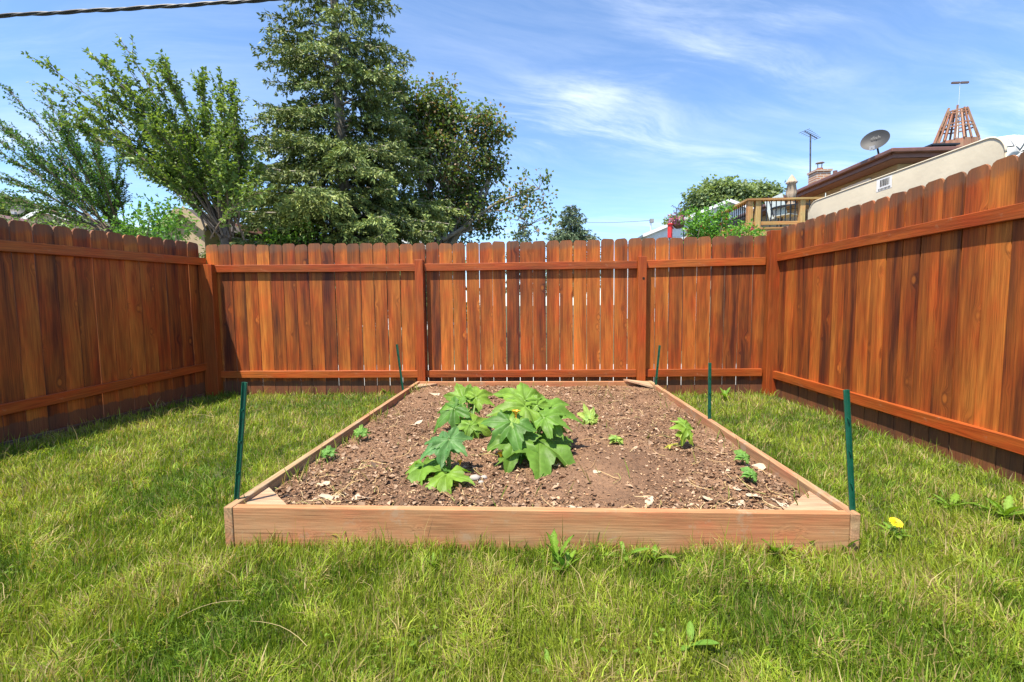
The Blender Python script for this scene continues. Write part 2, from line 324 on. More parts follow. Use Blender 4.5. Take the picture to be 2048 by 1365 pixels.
nt.links.new(mixc(nt, 1., ramp(nt, n1, [(.3, (.16, .086, .046)), (.7, (.3, .17, .095))]), ramp(nt, n2, [(.3, .5), (.7, 1.3)]), 'MULTIPLY'), b.inputs['Base Color'])
b.inputs['Roughness'].default_value = .95; nt.links.new(nd(nt, 'Bump', Strength=.9, Distance=.02, Height=n2).outputs[0], b.inputs['Normal'])
obj('garden_soil', npmesh('garden_soil', V, Q, None, sm, True))['kind'] = 'structure'
chipm = leafmat('chips', .0, .85, spec=.15); litter = leafmat('litter', .15, .8, (1, .9, .7), .15)
def soil_pts(n):
    P = np.stack([rng.uniform(BX0+.06, BX1-.06, n), BY0+.06+(BY1-BY0-.12)*rng.random(n)**1.5], 1)
    keep = np.array([mnoise.noise((p[0]*1.3, p[1]*1.3, 11)) > rng.uniform(-.75, .35) for p in P]); return P[keep]
def scatter_chips(n, s0, s1, pal, lift, flat):
    P2 = soil_pts(n); k = len(P2); Z = np.array([soilz(x, y) for x, y in P2]); P = np.c_[P2, Z+rng.uniform(0, lift, k)]
    D = unit(k); D[:, 2] *= flat; N = unit(k)*.55+[0, 0, 1]; L = rng.uniform(s0, s1, k)*rng.uniform(.5, 1.2, k); Wd = L*rng.uniform(.3, .8, k)
    V, Tt = cards(P-D*L[:, None]*.5, D, N, L, Wd, .2); pal = np.array(pal); c = pal[rng.integers(0, len(pal), k)]*rng.uniform(.65, 1.3, (k, 1)); return V, Tt, np.repeat(c, 4, 0)
parts = [scatter_chips(60000, .006, .02, [(.16, .09, .052), (.25, .14, .078), (.34, .2, .11), (.44, .29, .17), (.1, .056, .033), (.2, .105, .058)], .008, .35),
         scatter_chips(9000, .018, .05, [(.2, .125, .08), (.3, .2, .13), (.36, .25, .17), (.13, .08, .05), (.16, .095, .06)], .012, .3)]
def merge(parts):
    V = []; T_ = []; c = []; o = 0
    for v, t, k in parts: V.append(v); T_.append(t+o); c.append(k); o += len(v)
    return np.concatenate(V), np.concatenate(T_), np.concatenate(c)
V, Tt, c = merge(parts); tag(obj('wood_mulch', npmesh('wood_mulch', V, Tt, c, chipm)), 'brown bark and leaf mulch strewn over the bed soil', 'mulch', kind='stuff')
# dry straw strands lying on the soil
def ribbon(P, wd, up=(0, 0, 1)):
    P = np.asarray(P, float); t = np.gradient(P, axis=0); s = np.cross(t, up); s /= np.linalg.norm(s, axis=1, keepdims=True)+1e-9
    w_ = np.linspace(1, .35, len(P))[:, None]*wd/2; V = np.stack([P-s*w_, P+s*w_+[0, 0, wd*.3]], 1).reshape(-1, 3); k = np.arange(len(P)-1)[:, None]*2
    return V, np.concatenate([k+[0, 1, 3], k+[0, 3, 2]], 1).reshape(-1, 3)
parts = []
for x, y in soil_pts(800):
    a = rng.uniform(0, 6.3); L = rng.uniform(.05, .19); cv = rng.uniform(-2.5, 2.5); P = []; x0, y0 = x, y
    for k in range(6):
        P.append((x0, y0, soilz(x0, y0)+.006+.012*math.sin(k*.7+a)**2)); x0 += math.cos(a)*L/5; y0 += math.sin(a)*L/5; a += cv*.2
        x0 = min(max(x0, BX0+.05), BX1-.05); y0 = min(max(y0, BY0+.05), BY1-.05)
    v, t = ribbon(P, rng.uniform(.002, .005)); parts.append((v, t, np.tile(np.array([(.5, .36, .17), (.58, .45, .24), (.42, .28, .13), (.3, .3, .1)][rng.integers(0, 4)]), (len(v), 1))))
V, Tt, c = merge(parts); tag(obj('dry_straw', npmesh('dry_straw', V, Tt, c, litter)), 'thin pale dry stalks scattered over the soil', 'straw', kind='stuff')
# large curled dead leaves
dl, nt, b = newmat('dead_leaf'); tc = nd(nt, 'TexCoord').outputs['Object']
nt.links.new(ramp(nt, nd(nt, 'TexNoise', Vector=tc, Scale=45., Detail=5.).outputs[0], [(.3, (.3, .21, .13)), (.7, (.6, .5, .38))]), b.inputs['Base Color']); b.inputs['Roughness'].default_value = .85
def dead_leaf(k):
    r = random.Random(k); n = 12; V = []; F = []
    for j, f in enumerate((0, .55, 1)):
        for i in range(n):
            a = 2*math.pi*i/n; R = f*(1+.3*r.uniform(-1, 1))*(1+.25*math.cos(2*a)); V.append((R*math.cos(a), R*.7*math.sin(a), .28*f*f*math.sin(2*a+k)+.12*f*r.uniform(-1, 1)+.15))
            if j: F.append(((j-1)*n+i, (j-1)*n+(i+1) % n, j*n+(i+1) % n, j*n+i))
    return MB().add(V, F).mesh('dead_leaf', dl)
DM = [dead_leaf(k) for k in range(5)]
for px, py, s in ((1510, 925, .055), (1515, 990, .05), (1470, 1000, .04), (1500, 1015, .055), (1535, 1015, .045), (1480, 975, .035), (830, 850, .05), (665, 985, .05), (720, 990, .045), (640, 965, .04), (1195, 945, .03), (1300, 1000, .03), (870, 790, .05), (1150, 1010, .03), (1560, 1000, .035), (1420, 990, .03)):
    p = gnd(px, py, .16); p.x = min(max(p.x, BX0+.1), BX1-.1); p.y = max(p.y, BY0+.1); p.z = soilz(p.x, p.y)+.002
    o = obj('dead_leaf', DM[random.randrange(5)], None, None, p); o.scale = (s, s, s*.6); o.rotation_euler = (random.uniform(-.25, .25), random.uniform(-.25, .25), random.uniform(0, 6))
    tag(o, 'pale curled dead leaf '+('in the cluster by the front brace nearest the dandelion' if px > 1400 else 'by the front brace farther from the dandelion' if px < 760 else 'on the soil behind the small squash plant' if py < 860 else 'on bare soil by the front board'), 'dead leaf', 'dead leaves on the bed soil')
stone = plain('pale_stone', (.33, .3, .27), .8, 0, .25, 20., .2)
for k, (px, py, s, lb) in enumerate(((968, 951, .02, 'white oval pebble beside the small squash plant'), (962, 961, .016, 'smaller white pebble in front of the oval one'), (950, 955, .03, 'flat grey-tan stone beside the white pebbles'))):
    bm = bmesh.new(); bmesh.ops.create_icosphere(bm, subdivisions=2, radius=1)
    for v in bm.verts: v.co *= 1+.18*mnoise.noise(v.co*1.3+Vector((k*5, 0, 0)))
    me = bpy.data.meshes.new('pebble'); bm.to_mesh(me); bm.free(); me.materials.append(stone); me.polygons.foreach_set('use_smooth', [True]*len(me.polygons))
    p = gnd(px, py, .17); p.z = soilz(p.x, p.y)+s*.3; o = obj('pebble', me, None, None, p); o.scale = (s, s*.8, s*.6); tag(o, lb, 'stone')
# ---------------------------------------------------------------- green stakes
gm = plain('green_enamel', (.006, .085, .05), .4, 0, .25, 30.)
def stake(px0, py0, px1, py1, label):
    q0 = gnd(px0, py0, BZ); top = at(px1, py1, q0.y); dirv = top-q0; p = q0-dirv*(BZ/dirv.z); L = (top-p).length; dirv.normalize()
    root = thing('garden_stake', p, label, 'stake')
    prof = [(-.013, -.008), (-.009, -.011), (-.006, -.003), (.006, -.003), (.009, -.011), (.013, -.008), (.009, .003), (-.009, .003)]
    m = MB(); n = len(prof); V = []; ns = 2
    for k in range(ns):
        for x_, y_ in prof: V.append((x_, y_, L*k/(ns-1)-.03*(k == 0)))
    m.add(V, [tuple(range(n-1, -1, -1)), tuple(range(n, 2*n))]+[(i, (i+1) % n, (i+1) % n+n, i+n) for i in range(n)])
    q = Vector((0, 0, 1)).rotation_difference(dirv).to_euler()
    o = obj('channel', m.mesh('channel', gm), None, root, (0, 0, 0)); o.rotation_euler = q
    for k in range(4):
        z = L*(.22+.2*k); hk = MB().box(-.002, .002, -.014, -.004, z, z+.008); h = obj('hook', hk.mesh('hook', gm), None, root, (0, 0, 0)); h.rotation_euler = q
    return root
stake(475, 998, 491, 765, 'green metal garden stake leaning at the front bed corner farther from the dandelion')
stake(1703, 1020, 1691, 780, 'green metal garden stake by the corner nearest the dandelion flower')
stake(1418, 838, 1419, 726, 'green metal garden stake halfway along the bed side facing the mattress fence')
stake(1311, 770, 1319, 691, 'thin green stake at the far corner of the bed beside the drilled fence post')
stake(806, 778, 794, 689, 'thin green stake leaning away from the bed near the plain fence post')
# ---------------------------------------------------------------- squash plants
sqm, nt, b = newmat('squash_leaf'); col = nd(nt, 'Attribute', {'attribute_name': 'Col'}).outputs['Color']; tc = nd(nt, 'TexCoord').outputs['Object']
n1 = nd(nt, 'TexNoise', Vector=tc, Scale=30., Detail=4.).outputs[0]; rnd = nd(nt, 'ObjectInfo').outputs['Random']
col = mixc(nt, 1., col, ramp(nt, n1, [(.3, .8), (.7, 1.15)]), 'MULTIPLY'); col = mixc(nt, M_(nt, 'MULTIPLY', rnd, .55), col, mixc(nt, 1., col, (1.7, 1.25, .8), 'MULTIPLY'))
nt.links.new(col, b.inputs['Base Color']); b.inputs['Roughness'].default_value = .5; b.inputs['Specular IOR Level'].default_value = .3
nt.links.new(nd(nt, 'Bump', Strength=.35, Distance=.01, Height=n1).outputs[0], b.inputs['Normal'])
tr = nd(nt, 'BsdfTranslucent', Color=mixc(nt, 1., col, (1.3, 1.5, .4), 'MULTIPLY')); mx = nd(nt, 'MixShader', i0=.3, i1=b.outputs[0], i2=tr.outputs[0]); nt.links.new(mx.outputs[0], nt.nodes['Material Output'].inputs[0])
stemm = plain('squash_stem', (.22, .34, .09), .5, 0, .2, 20.); flm = plain('squash_flower', (.85, .42, .02), .5, 0, .2, 15.)
VEIN = [0, .98, -.98, 1.95, -1.95]
def squash_leaf(A, Tp, N, seed, droop=.42, cup=.16, wide=1., base=(.08, .19, .03)):
    r = random.Random(seed); A = Vector(A); Tp = Vector(Tp); y = Tp-A; S = y.length; y.normalize(); N = Vector(N); N = (N-y*N.dot(y)).normalized(); x = y.cross(N)
    th = sorted(set([round(-2.85+5.7*i/96, 4) for i in range(97)]+[v_+d_ for v_ in VEIN for d_ in (-.035, 0, .035)])); fr = [0, .12, .3, .5, .7, .87, 1.]
    am = [1+r.uniform(-.08, .08) for _ in VEIN]; V = []; cc = []; ph = r.uniform(0, 6)
    for f in fr:
        for t in th:
            R = .4+max(am[k]*(.6 if k == 0 else .5 if k < 3 else .3)*math.exp(-(abs(t-vk)/.33)**1.35) for k, vk in enumerate(VEIN))
            R *= 1+(.13*(((t*4.3+ph) % 1))-.065 + .03*math.sin(t*23+ph))*(1 if f == 1 else 0)
            R *= .72 if abs(t) > 2.5 else 1
            dv = min(abs(t-vk) for vk in VEIN); rr = f*R
            lx = math.sin(t)*rr*wide; ly = math.cos(t)*rr
            z = cup*min(dv, .45)*rr*2.2-droop*rr*rr*(1.1 if abs(t) < 1.4 else .9)+.045*math.sin(t*9+ph)*f*f+.025*math.sin(9*rr+ph+t*3)+.05*rr*math.sin(t*2.5+ph)
            p = A+(x*lx+y*ly+N*z)*S; V.append(p)
            vn = max(0, 1-dv/.03)*(1-.5*f); k = 1+.12*math.sin(t*4+ph); c0 = Vector(base)*k
            vn *= .55; cc.append(tuple(c0*(1-vn)+Vector((.24, .4, .14))*vn))
    n = len(th); F = [(j*n+i, j*n+i+1, (j+1)*n+i+1, (j+1)*n+i) for j in range(len(fr)-1) for i in range(n-1)]
    return V, F, cc, S
def plant(name, basepx, label, leaves, flowers=(), bz=.165, stemr=.006):
    bp = gnd(*basepx, bz); bp.z = soilz(bp.x, bp.y) if BX0 < bp.x < BX1 and BY0 < bp.y < BY1 else 0
    root = thing(name, bp, label, 'plant', None)
    for k, L in enumerate(leaves):
        (ax, ay), (tx, ty), dA, dT, N = L[:5]; kw = L[5] if len(L) > 5 else {}
        A = at(ax, ay, bp.y+dA); Tp = at(tx, ty, bp.y+dT)
        if Tp.z < .185: Tp = gnd(tx, ty, .185)
        if A.z < .2: A = A+(CAM-A)*min(.3, (.2-A.z)/(1.1-A.z)); A.z = max(A.z, .2)
        V, F, cc, S = squash_leaf(A, Tp, N, k*7+len(leaves), **kw); V = [v-bp for v in V]
        me = MB().add(V, F).mesh('leaf', sqm, True); ca = me.color_attributes.new('Col', 'FLOAT_COLOR', 'POINT'); ca.data.foreach_set('color', np.c_[np.array(cc), np.ones(len(cc))].astype(np.float32).ravel())
        lf = obj('leaf', me, None, root, (0, 0, 0))
        a = A-bp; m = Vector((a.x*.45, a.y*.45, a.z*.62)); s = Vector((a.x*.08, a.y*.08, .0))
        pts = [s*(1-t)**2+m*2*t*(1-t)+a*t*t for t in np.linspace(0, 1, 8)]
        st = MB().tube(pts, [stemr*(1.25-.45*t) for t in np.linspace(0, 1, 8)], 7); obj('petiole', st.mesh('petiole', stemm, True), None, root, (0, 0, 0))
    for fx, fy, dy, s in flowers:
        p = at(fx, fy, bp.y+dy)-bp; m = MB(); V = []; F = []; n = 15
        for j, (rr, zz_) in enumerate(((.18, 0), (.3, .5), (.42, .9), (.8, 1.25))):
            for i in range(n): a = 2*math.pi*i/n; q = rr*(1+(.35*math.cos(5*a) if j == 3 else 0)); V.append(p+Vector((q*math.cos(a), q*math.sin(a), zz_))*s)
            if j:
                for i in range(n): F.append(((j-1)*n+i, (j-1)*n+(i+1) % n, j*n+(i+1) % n, j*n+i))
        m.add(V, F); m.tube([p*.0+Vector((p.x*.5, p.y*.5, 0)), p], .004, 5); obj('flower', m.mesh('flower', flm, True), None, root, (0, 0, 0))
    return root
def z1(x, y): return (740+x/4.096, 740+y/4.096)
U = (0, -.25, 1.); FR = (0, -.8, .6); FL = (-.3, -.6, .7); RT = (.4, -.4, .8)
BR_ = dict(base=(.13, .26, .035))
plant('squash_plant', z1(1330, 690), 'large squash plant with broad lobed leaves and yellow blossoms in the bed', [
    (z1(1190, 560), z1(1125, 815), -.16, -.3, (0, -.85, .5), dict(droop=.25)), (z1(1385, 585), z1(1412, 870), -.1, -.24, (.15, -.85, .5), dict(droop=.3)),
    (z1(1440, 520), z1(1665, 572), .0, .0, (.2, -.6, .75), dict(base=(.06, .17, .035))), (z1(1165, 430), z1(950, 620), -.12, -.24, (-.25, -.75, .6), dict(droop=.3)),
    (z1(1270, 300), z1(985, 265), .0, -.08, (-.1, -.5, .85), BR_), (z1(1265, 250), z1(1020, 115), .06, .14, (-.1, -.55, .85), BR_), (z1(1370, 290), z1(1268, 140), .05, .12, (.1, -.6, .8), BR_),
    (z1(1440, 330), z1(1745, 345), .05, .0, (.15, -.5, .85), BR_), (z1(1430, 390), z1(1640, 425), -.05, -.12, (.2, -.6, .8), BR_), (z1(1470, 300), z1(1580, 235), .14, .24, (.1, -.5, .9)),
    (z1(1210, 430), z1(1265, 370), -.1, -.02, (.1, -.8, .6)), (z1(1090, 590), z1(1010, 600), -.02, -.1, (-.2, -.7, .6)), (z1(1240, 690), z1(1235, 745), -.1, -.15, (.1, -.8, .5)),
    (z1(1330, 330), z1(1390, 215), .1, .16, (0, -.6, .8)), (z1(1500, 470), z1(1610, 600), .05, -.02, (.2, -.5, .8))],
    [(*z1(1195, 380), -.1, .028), (*z1(1190, 520), -.1, .022), (*z1(1075, 730), -.2, .03)], stemr=.009)
plant('squash_plant', z1(830, 520), 'squash plant with upright crowded leaves behind the small front plant', [
    (z1(760, 235), z1(710, 68), .1, .2, (0, -.7, .7), BR_), (z1(870, 225), z1(1015, 140), .1, .2, (.1, -.6, .8), BR_), (z1(740, 285), z1(560, 300), .02, -.02, (-.1, -.6, .8), BR_),
    (z1(690, 320), z1(495, 460), -.02, -.1, (-.2, -.6, .75)), (z1(815, 455), z1(680, 470), -.12, -.2, (-.1, -.6, .8), BR_), (z1(840, 455), z1(1000, 360), -.1, .0, (.1, -.7, .7), BR_),
    (z1(820, 460), z1(835, 550), -.12, -.2, (0, -.8, .6), BR_), (z1(800, 220), z1(820, 90), .14, .22, (.1, -.6, .8)), (z1(840, 310), z1(930, 290), .12, .16, (0, -.6, .8), dict(base=(.05, .15, .03)))], stemr=.007)
plant('squash_plant', z1(655, 820), 'small squash plant with dull flat leaves beside the white pebbles', [
    (z1(600, 600), z1(385, 705), -.02, -.1, (-.2, -.55, .85), dict(base=(.08, .2, .06), droop=.3)), (z1(650, 570), z1(800, 690), -.02, -.1, (.1, -.6, .8), dict(base=(.08, .2, .06), droop=.2)),
    (z1(655, 560), z1(740, 500), .02, .1, (0, -.5, .85), dict(base=(.08, .2, .06))), (z1(430, 780), z1(345, 940), -.02, -.12, (-.2, -.7, .6), BR_), (z1(445, 790), z1(480, 745), .0, .04, (.2, -.7, .6)),
    (z1(620, 860), z1(600, 998), -.08, -.16, (-.1, -.75, .6), BR_), (z1(660, 850), z1(700, 830), -.05, -.02, (.3, -.7, .6))], [(*z1(738, 775), -.02, .018)], stemr=.006)
def z3(x, y): return (1180+x/3.413, 740+y/3.413)
plant('squash_plant', z3(610, 520), 'yellowing wilted squash seedling alone near the bed side', [
    (z3(655, 400), z3(570, 375), .0, -.05, (-.2, -.6, .7), BR_), (z3(650, 380), z3(690, 330), .02, .08, (.2, -.6, .7), BR_), (z3(640, 430), z3(722, 500), -.02, -.06, (.2, -.7, .6), dict(base=(.22, .34, .04))), (z3(560, 510), z3(520, 505), 0, -.03, (0, -.4, .9), dict(base=(.32, .34, .05)))], stemr=.004)
pale = dict(base=(.22, .36, .09), wide=.7)
plant('lettuce_seedling', z1(1800, 430), 'pale green leafy seedling between the big squash and a tiny seedling', [(z1(1790, 400), z1(1750, 265), 0, .03, (-.1, -.9, .5), pale), (z1(1815, 400), z1(1845, 290), 0, .03, (.2, -.9, .5), pale), (z1(1820, 410), z1(1890, 390), 0, -.02, (.1, -.8, .6), pale), (z1(1790, 410), z1(1755, 350), -.02, -.03, (-.2, -.8, .6), pale), (z1(1800, 410), z1(1780, 330), .0, .0, (0, -.9, .5), pale)], stemr=.003)
plant('weed_seedling', z1(2020, 580), 'tiny yellow-green seedling in bare soil midway to the wilted squash', [(z1(2020, 565), z1(1985, 545), 0, 0, (-.1, -.8, .6), pale), (z1(2022, 565), z1(2046, 520), 0, .02, (.1, -.8, .6), pale), (z1(2020, 565), z1(2010, 505), 0, .02, (0, -.8, .6), pale)], stemr=.002)
for bx, by, lb in ((720, 872, 'leafy weed against the inner bed board farther along from the small pointed one'), (655, 912, 'small weed at the inner bed board level with the small squash plant'), (1485, 920, 'small grey-green weed beside a pale dead leaf'), (1500, 955, 'tiny weed close to the front brace nearest the dandelion')):
    plant('weed_seedling', (bx, by), lb, [((bx+dx*.3, by-6), (bx+dx, by-dy), 0, dd, (dx*.02, -.7, .7), dict(base=(.12, .27, .06), wide=.6)) for dx, dy, dd in ((-16, 16, 0), (14, 22, .02), (2, 30, .03), (22, 8, -.03))], stemr=.002)
# broad-leaved weeds at the foot of the bed and in the lawn
def lance(n=9, rag=.25, seed=0):
    r = random.Random(seed); V = []; F = []
    for i in range(n):
        t = i/(n-1); wd = .125*math.sin(math.pi*min(1, .08+t*.92))**.8*(.5+t)*(1-rag*(i % 2)); z = .25*t-.35*t*t
        V += [(-wd, t, z+.03), (0, t, z), (wd, t, z+.03)]
        if i: k = 3*i; F += [(k-3, k-2, k+1, k), (k-2, k-1, k+2, k+1)]
    me = MB().add(V, F).mesh('leaf', None, True); c = np.tile(np.array([.11, .22, .028, 1], np.float32), (len(V), 1)); c[1::3, :3] *= 1.4
    me.color_attributes.new('Col', 'FLOAT_COLOR', 'POINT').data.foreach_set('color', c.ravel()); me.materials.append(sqm); return me
LM = [lance(13, .35, 0), lance(9, .0, 1), lance(11, .2, 2)]
def weed(px, py, lb, n, size, tilt, kind=0, seed=0, z=0.):
    r = random.Random(seed); p = gnd(px, py, z); p.z = z; root = thing('broadleaf_weed', p, lb, 'weed')
    for k in range(n):
        o = obj('leaf', LM[kind], None, root, (0, 0, .01)); s = size*.85*r.uniform(.7, 1.15); o.scale = (s*1.1, s, s); o.rotation_euler = (r.uniform(*tilt), r.uniform(-.2, .2), 6.28*k/n+r.uniform(-.4, .4))
    return root
weed(1130, 1150, 'clump of upright broad weed leaves at the middle of the front board', 8, .13, (.6, 1.3), 1, 1)
weed(1115, 1140, 'jagged dandelion leaves rising against the front board', 5, .16, (.9, 1.4), 0, 2)
weed(1250, 1120, 'flat ragged dandelion leaves at the front board', 4, .13, (.3, .9), 0, 3)
weed(1310, 1125, 'pale weed with two broad leaves at the front board', 3, .12, (.4, .9), 1, 4)
weed(1550, 1115, 'dark green weed leaves at the front board between two paler weeds', 4, .12, (.4, 1.), 1, 5)
weed(1610, 1105, 'light green upright broad weed at the front board near its dandelion end', 4, .11, (.6, 1.2), 1, 6)
weed(1690, 1110, 'dark dandelion leaves at the end-grain front corner', 5, .13, (.6, 1.2), 0, 7)
weed(870, 1140, 'low weed with a few round leaves by the front board', 4, .09, (.5, 1.1), 1, 8)
weed(775, 790, 'leafy weeds at the foot of the far fence beside the bed', 7, .13, (.5, 1.1), 1, 9)
weed(1450, 800, 'tall weed clump at the foot of the far fence by the corner post', 7, .16, (.6, 1.2), 2, 10)
weed(1380, 1300, 'broad plantain weed in the foreground lawn below the pale straw patch', 3, .11, (.2, .7), 1, 12)
weed(1100, 1355, 'single plantain weed at the lawn edge below the front weeds', 3, .1, (.3, .8), 1, 13)
weed(1900, 1020, 'dandelion rosette on the lawn near the sunlit fence', 8, .15, (.2, .7), 0, 14)
weed(2010, 1040, 'long-leaved dandelion rosette close to the sunlit fence foot', 8, .17, (.3, .9), 0, 15)
dn = weed(1790, 1078, 'dandelion with a single yellow flower beside the bed corner', 8, .12, (.2, .8), 0, 16)
fm = MB(); V = []
for j in range(70):
    a = j*2.4; rr = .02*math.sqrt(j/70); q = Vector((rr*math.cos(a), rr*math.sin(a), .012-.35*rr)); e_ = q+Vector((math.cos(a)*.009, math.sin(a)*.009, .006*(1-rr*40))); s_ = Vector((-math.sin(a), math.cos(a), 0))*.002
    fm.add([q-s_, q+s_, e_+s_, e_-s_], [(0, 1, 2, 3)])
fp = at(1791, 1047, dn.location.y)-dn.location
fo = obj('flower', fm.mesh('flower', plain('dandelion_yellow', (.85, .6, .01), .6)), None, dn, fp); fo.rotation_euler = (.5, 0, 0)
obj('flower_stalk', MB().tube([(0, 0, 0), fp*.5+Vector((.01, 0, .01)), fp], .0022, 6).mesh('flower_stalk', stemm), None, dn, (0, 0, 0))
# ---------------------------------------------------------------- grass
def grass(n, hmul=1., near=True):
    # sample by distance so that the near lawn is densest
    r = rng.random(n); y0, y1 = .55, YB-.02
    k = 1.05; yy = (y0**(1-k)+(y1**(1-k)-y0**(1-k))*r)**(1/(1-k)); half = .45+yy*1.22
    xx = rng.uniform(-1, 1, n)*half-yy*.04
    XLf = BL.x+(LN.x-BL.x)*(yy-YB)/(LN.y-YB)+.02; XRf = BR.x+(RN.x-BR.x)*(yy-YB)/(RN.y-YB)-.02
    ok = (xx > XLf) & (xx < XRf) & ~((xx > BX0-.005) & (xx < BX1+.005) & (yy > BY0-.005) & (yy < BY1+.02))
    return xx[ok], yy[ok], XLf[ok], XRf[ok]
def field(x, y, s, o): return np.array([mnoise.noise((a*s, b*s, o)) for a, b in zip(x, y)])
xx, yy, xl, xr = grass(560000); n = len(xx)
G = 220; gx = np.linspace(-6, 5, G); gy = np.linspace(0, 6, G)
def fgrid(s, o):
    F = np.array([[mnoise.fractal(Vector((a*s, b*s, o)), 1., 2., 3) for a in gx] for b in gy]); ix = np.clip(((xx+6)/11*(G-1)), 0, G-1).astype(int); iy = np.clip((yy/6*(G-1)), 0, G-1).astype(int); return F[iy, ix]
f1 = fgrid(1.1, 0); f2 = fgrid(3.2, 5); f3 = fgrid(7., 9)
edge = np.minimum.reduce([xx-xl, xr-xx, YB-yy, np.where((yy > BY0-.25) & (xx > BX0-.25) & (xx < BX1+.25), np.maximum.reduce([BX0-xx, xx-BX1, BY0-yy]), 9)])
h = rng.gamma(9, 1/9., n)*(.05+.026*f2+.028*f3)*(1+.5*(edge < .07)*rng.random(n)); h *= np.where(rng.random(n) < .02, 1.9, 1.); h = np.clip(h, .012, .19)
wd = rng.uniform(.0022, .005, n)*(1+.22*np.maximum(yy-1.5, 0)); az = rng.uniform(0, 2*np.pi, n)+.0; az = np.where(rng.random(n) < .3, f1*5+f3*2.5+rng.normal(0, .5, n), az)
lean = np.abs(rng.normal(.3, .5, n))+.5*(f3 > .25); lean = np.clip(lean, 0, 1.35)
dry = (rng.random(n) < np.clip(.17+.3*f2+.2*f3+.12*f1, .06, .55))
base = np.stack([xx, yy, np.zeros(n)], 1); dh = np.stack([np.cos(az), np.sin(az), np.zeros(n)], 1); sd = np.stack([-np.sin(az), np.cos(az), np.zeros(n)], 1)
tw = rng.uniform(0, np.pi, n)[:, None]; sd = sd*np.cos(tw)+dh*np.sin(tw)*.8
mid = base+(dh*np.sin(lean*.6)[:, None]+np.array([0, 0, 1])*np.cos(lean*.6)[:, None])*(h*.55)[:, None]
tip = mid+(dh*np.sin(lean*1.5)[:, None]+np.array([0, 0, 1])*np.cos(lean*1.5)[:, None])*(h*.5)[:, None]
W_ = wd[:, None]/2
V = np.stack([base-sd*W_, base+sd*W_, mid+sd*W_*.85, mid-sd*W_*.85, tip], 1).reshape(-1, 3); k = np.arange(n)[:, None]*5
Tt = np.concatenate([k+[0, 1, 2], k+[0, 2, 3], k+[3, 2, 4]], 1).reshape(-1, 3)
g1 = np.array([.18, .27, .02]); g2 = np.array([.29, .36, .04]); g3 = np.array([.11, .205, .022]); t = np.clip(.55+.8*f1+.35*f3+rng.normal(0, .3, n), 0, 1)[:, None]
c = np.where(t < .5, g3*(1-2*t)+g1*2*t, g1*(2-2*t)+g2*(2*t-1)); c *= rng.uniform(.6, 1.35, (n, 1))*(1+.25*f3[:, None]+.2*f2[:, None])
c = np.where(dry[:, None], np.array([.42, .34, .15])*rng.uniform(.6, 1.2, (n, 1)), c); c5 = np.repeat(c, 5, 0)
gmat = leafmat('grass_blade', .4, .5, (1.25, 1.2, .5), .25)
tag(obj('grass', npmesh('grass', V, Tt, c5, gmat)), 'bright green lawn grass with yellow dry patches', 'grass', kind='stuff')
# clover and small creeping weeds in patches
P = []
for k in range(45):
    j = rng.integers(0, n); r_ = rng.uniform(.04, .16); m_ = int(rng.uniform(15, 70)*r_/.1)
    if edge[j] < .05: continue
    q = rng.normal(0, r_, (m_, 2)); P.append(np.c_[xx[j]+q[:, 0], yy[j]+q[:, 1], rng.uniform(.025, .055, m_)])
P = np.concatenate(P); P = P[~((P[:, 0] > BX0-.01) & (P[:, 0] < BX1+.01) & (P[:, 1] > BY0-.01))]; P = P[P[:, 1] < YB-.03]; xl_ = BL.x+(LN.x-BL.x)*(P[:, 1]-YB)/(LN.y-YB); xr_ = BR.x+(RN.x-BR.x)*(P[:, 1]-YB)/(RN.y-YB); P = P[(P[:, 0] > xl_+.03) & (P[:, 0] < xr_-.03)]
P3 = np.repeat(P, 3, 0); m_ = len(P3); a = np.repeat(rng.uniform(0, 6.3, len(P)), 3)+np.tile([0, 2.1, 4.2], len(P)); D = np.stack([np.cos(a), np.sin(a), rng.uniform(-.1, .35, m_)], 1); N = np.tile([0., 0, 1], (m_, 1))+rng.normal(0, .25, (m_, 3))
V, Tt = cards(P3, D, N, rng.uniform(.007, .014, m_), rng.uniform(.006, .012, m_), .1)
tag(obj('clover', npmesh('clover', V, Tt, np.repeat(np.array([.15, .25, .025])*rng.uniform(.7, 1.2, (m_, 1)), 4, 0), gmat)), 'low clover and creeping weeds among the lawn grass', 'clover', kind='stuff')
# long dry stalks lying on the lawn
parts = []
for k in range(34):
    j = rng.integers(0, n)
    if edge[j] < .25: continue
    a = rng.uniform(0, 6.3); L = rng.uniform(.1, .3); x0, y0 = xx[j], yy[j]; P = []
    for i in range(7): P.append((x0, y0, .045+.02*math.sin(i*.5))); x0 += math.cos(a)*L/6; y0 += math.sin(a)*L/6; a += rng.uniform(-.12, .12)
    v, t_ = ribbon(P, .0022); parts.append((v, t_, np.tile(np.array([.42, .34, .17])*rng.uniform(.7, 1.1), (len(v), 1))))
V, Tt, c = merge(parts); tag(obj('dry_stalks', npmesh('dry_stalks', V, Tt, c, litter)), 'long straw-coloured stalks lying across the lawn', 'straw', kind='stuff')

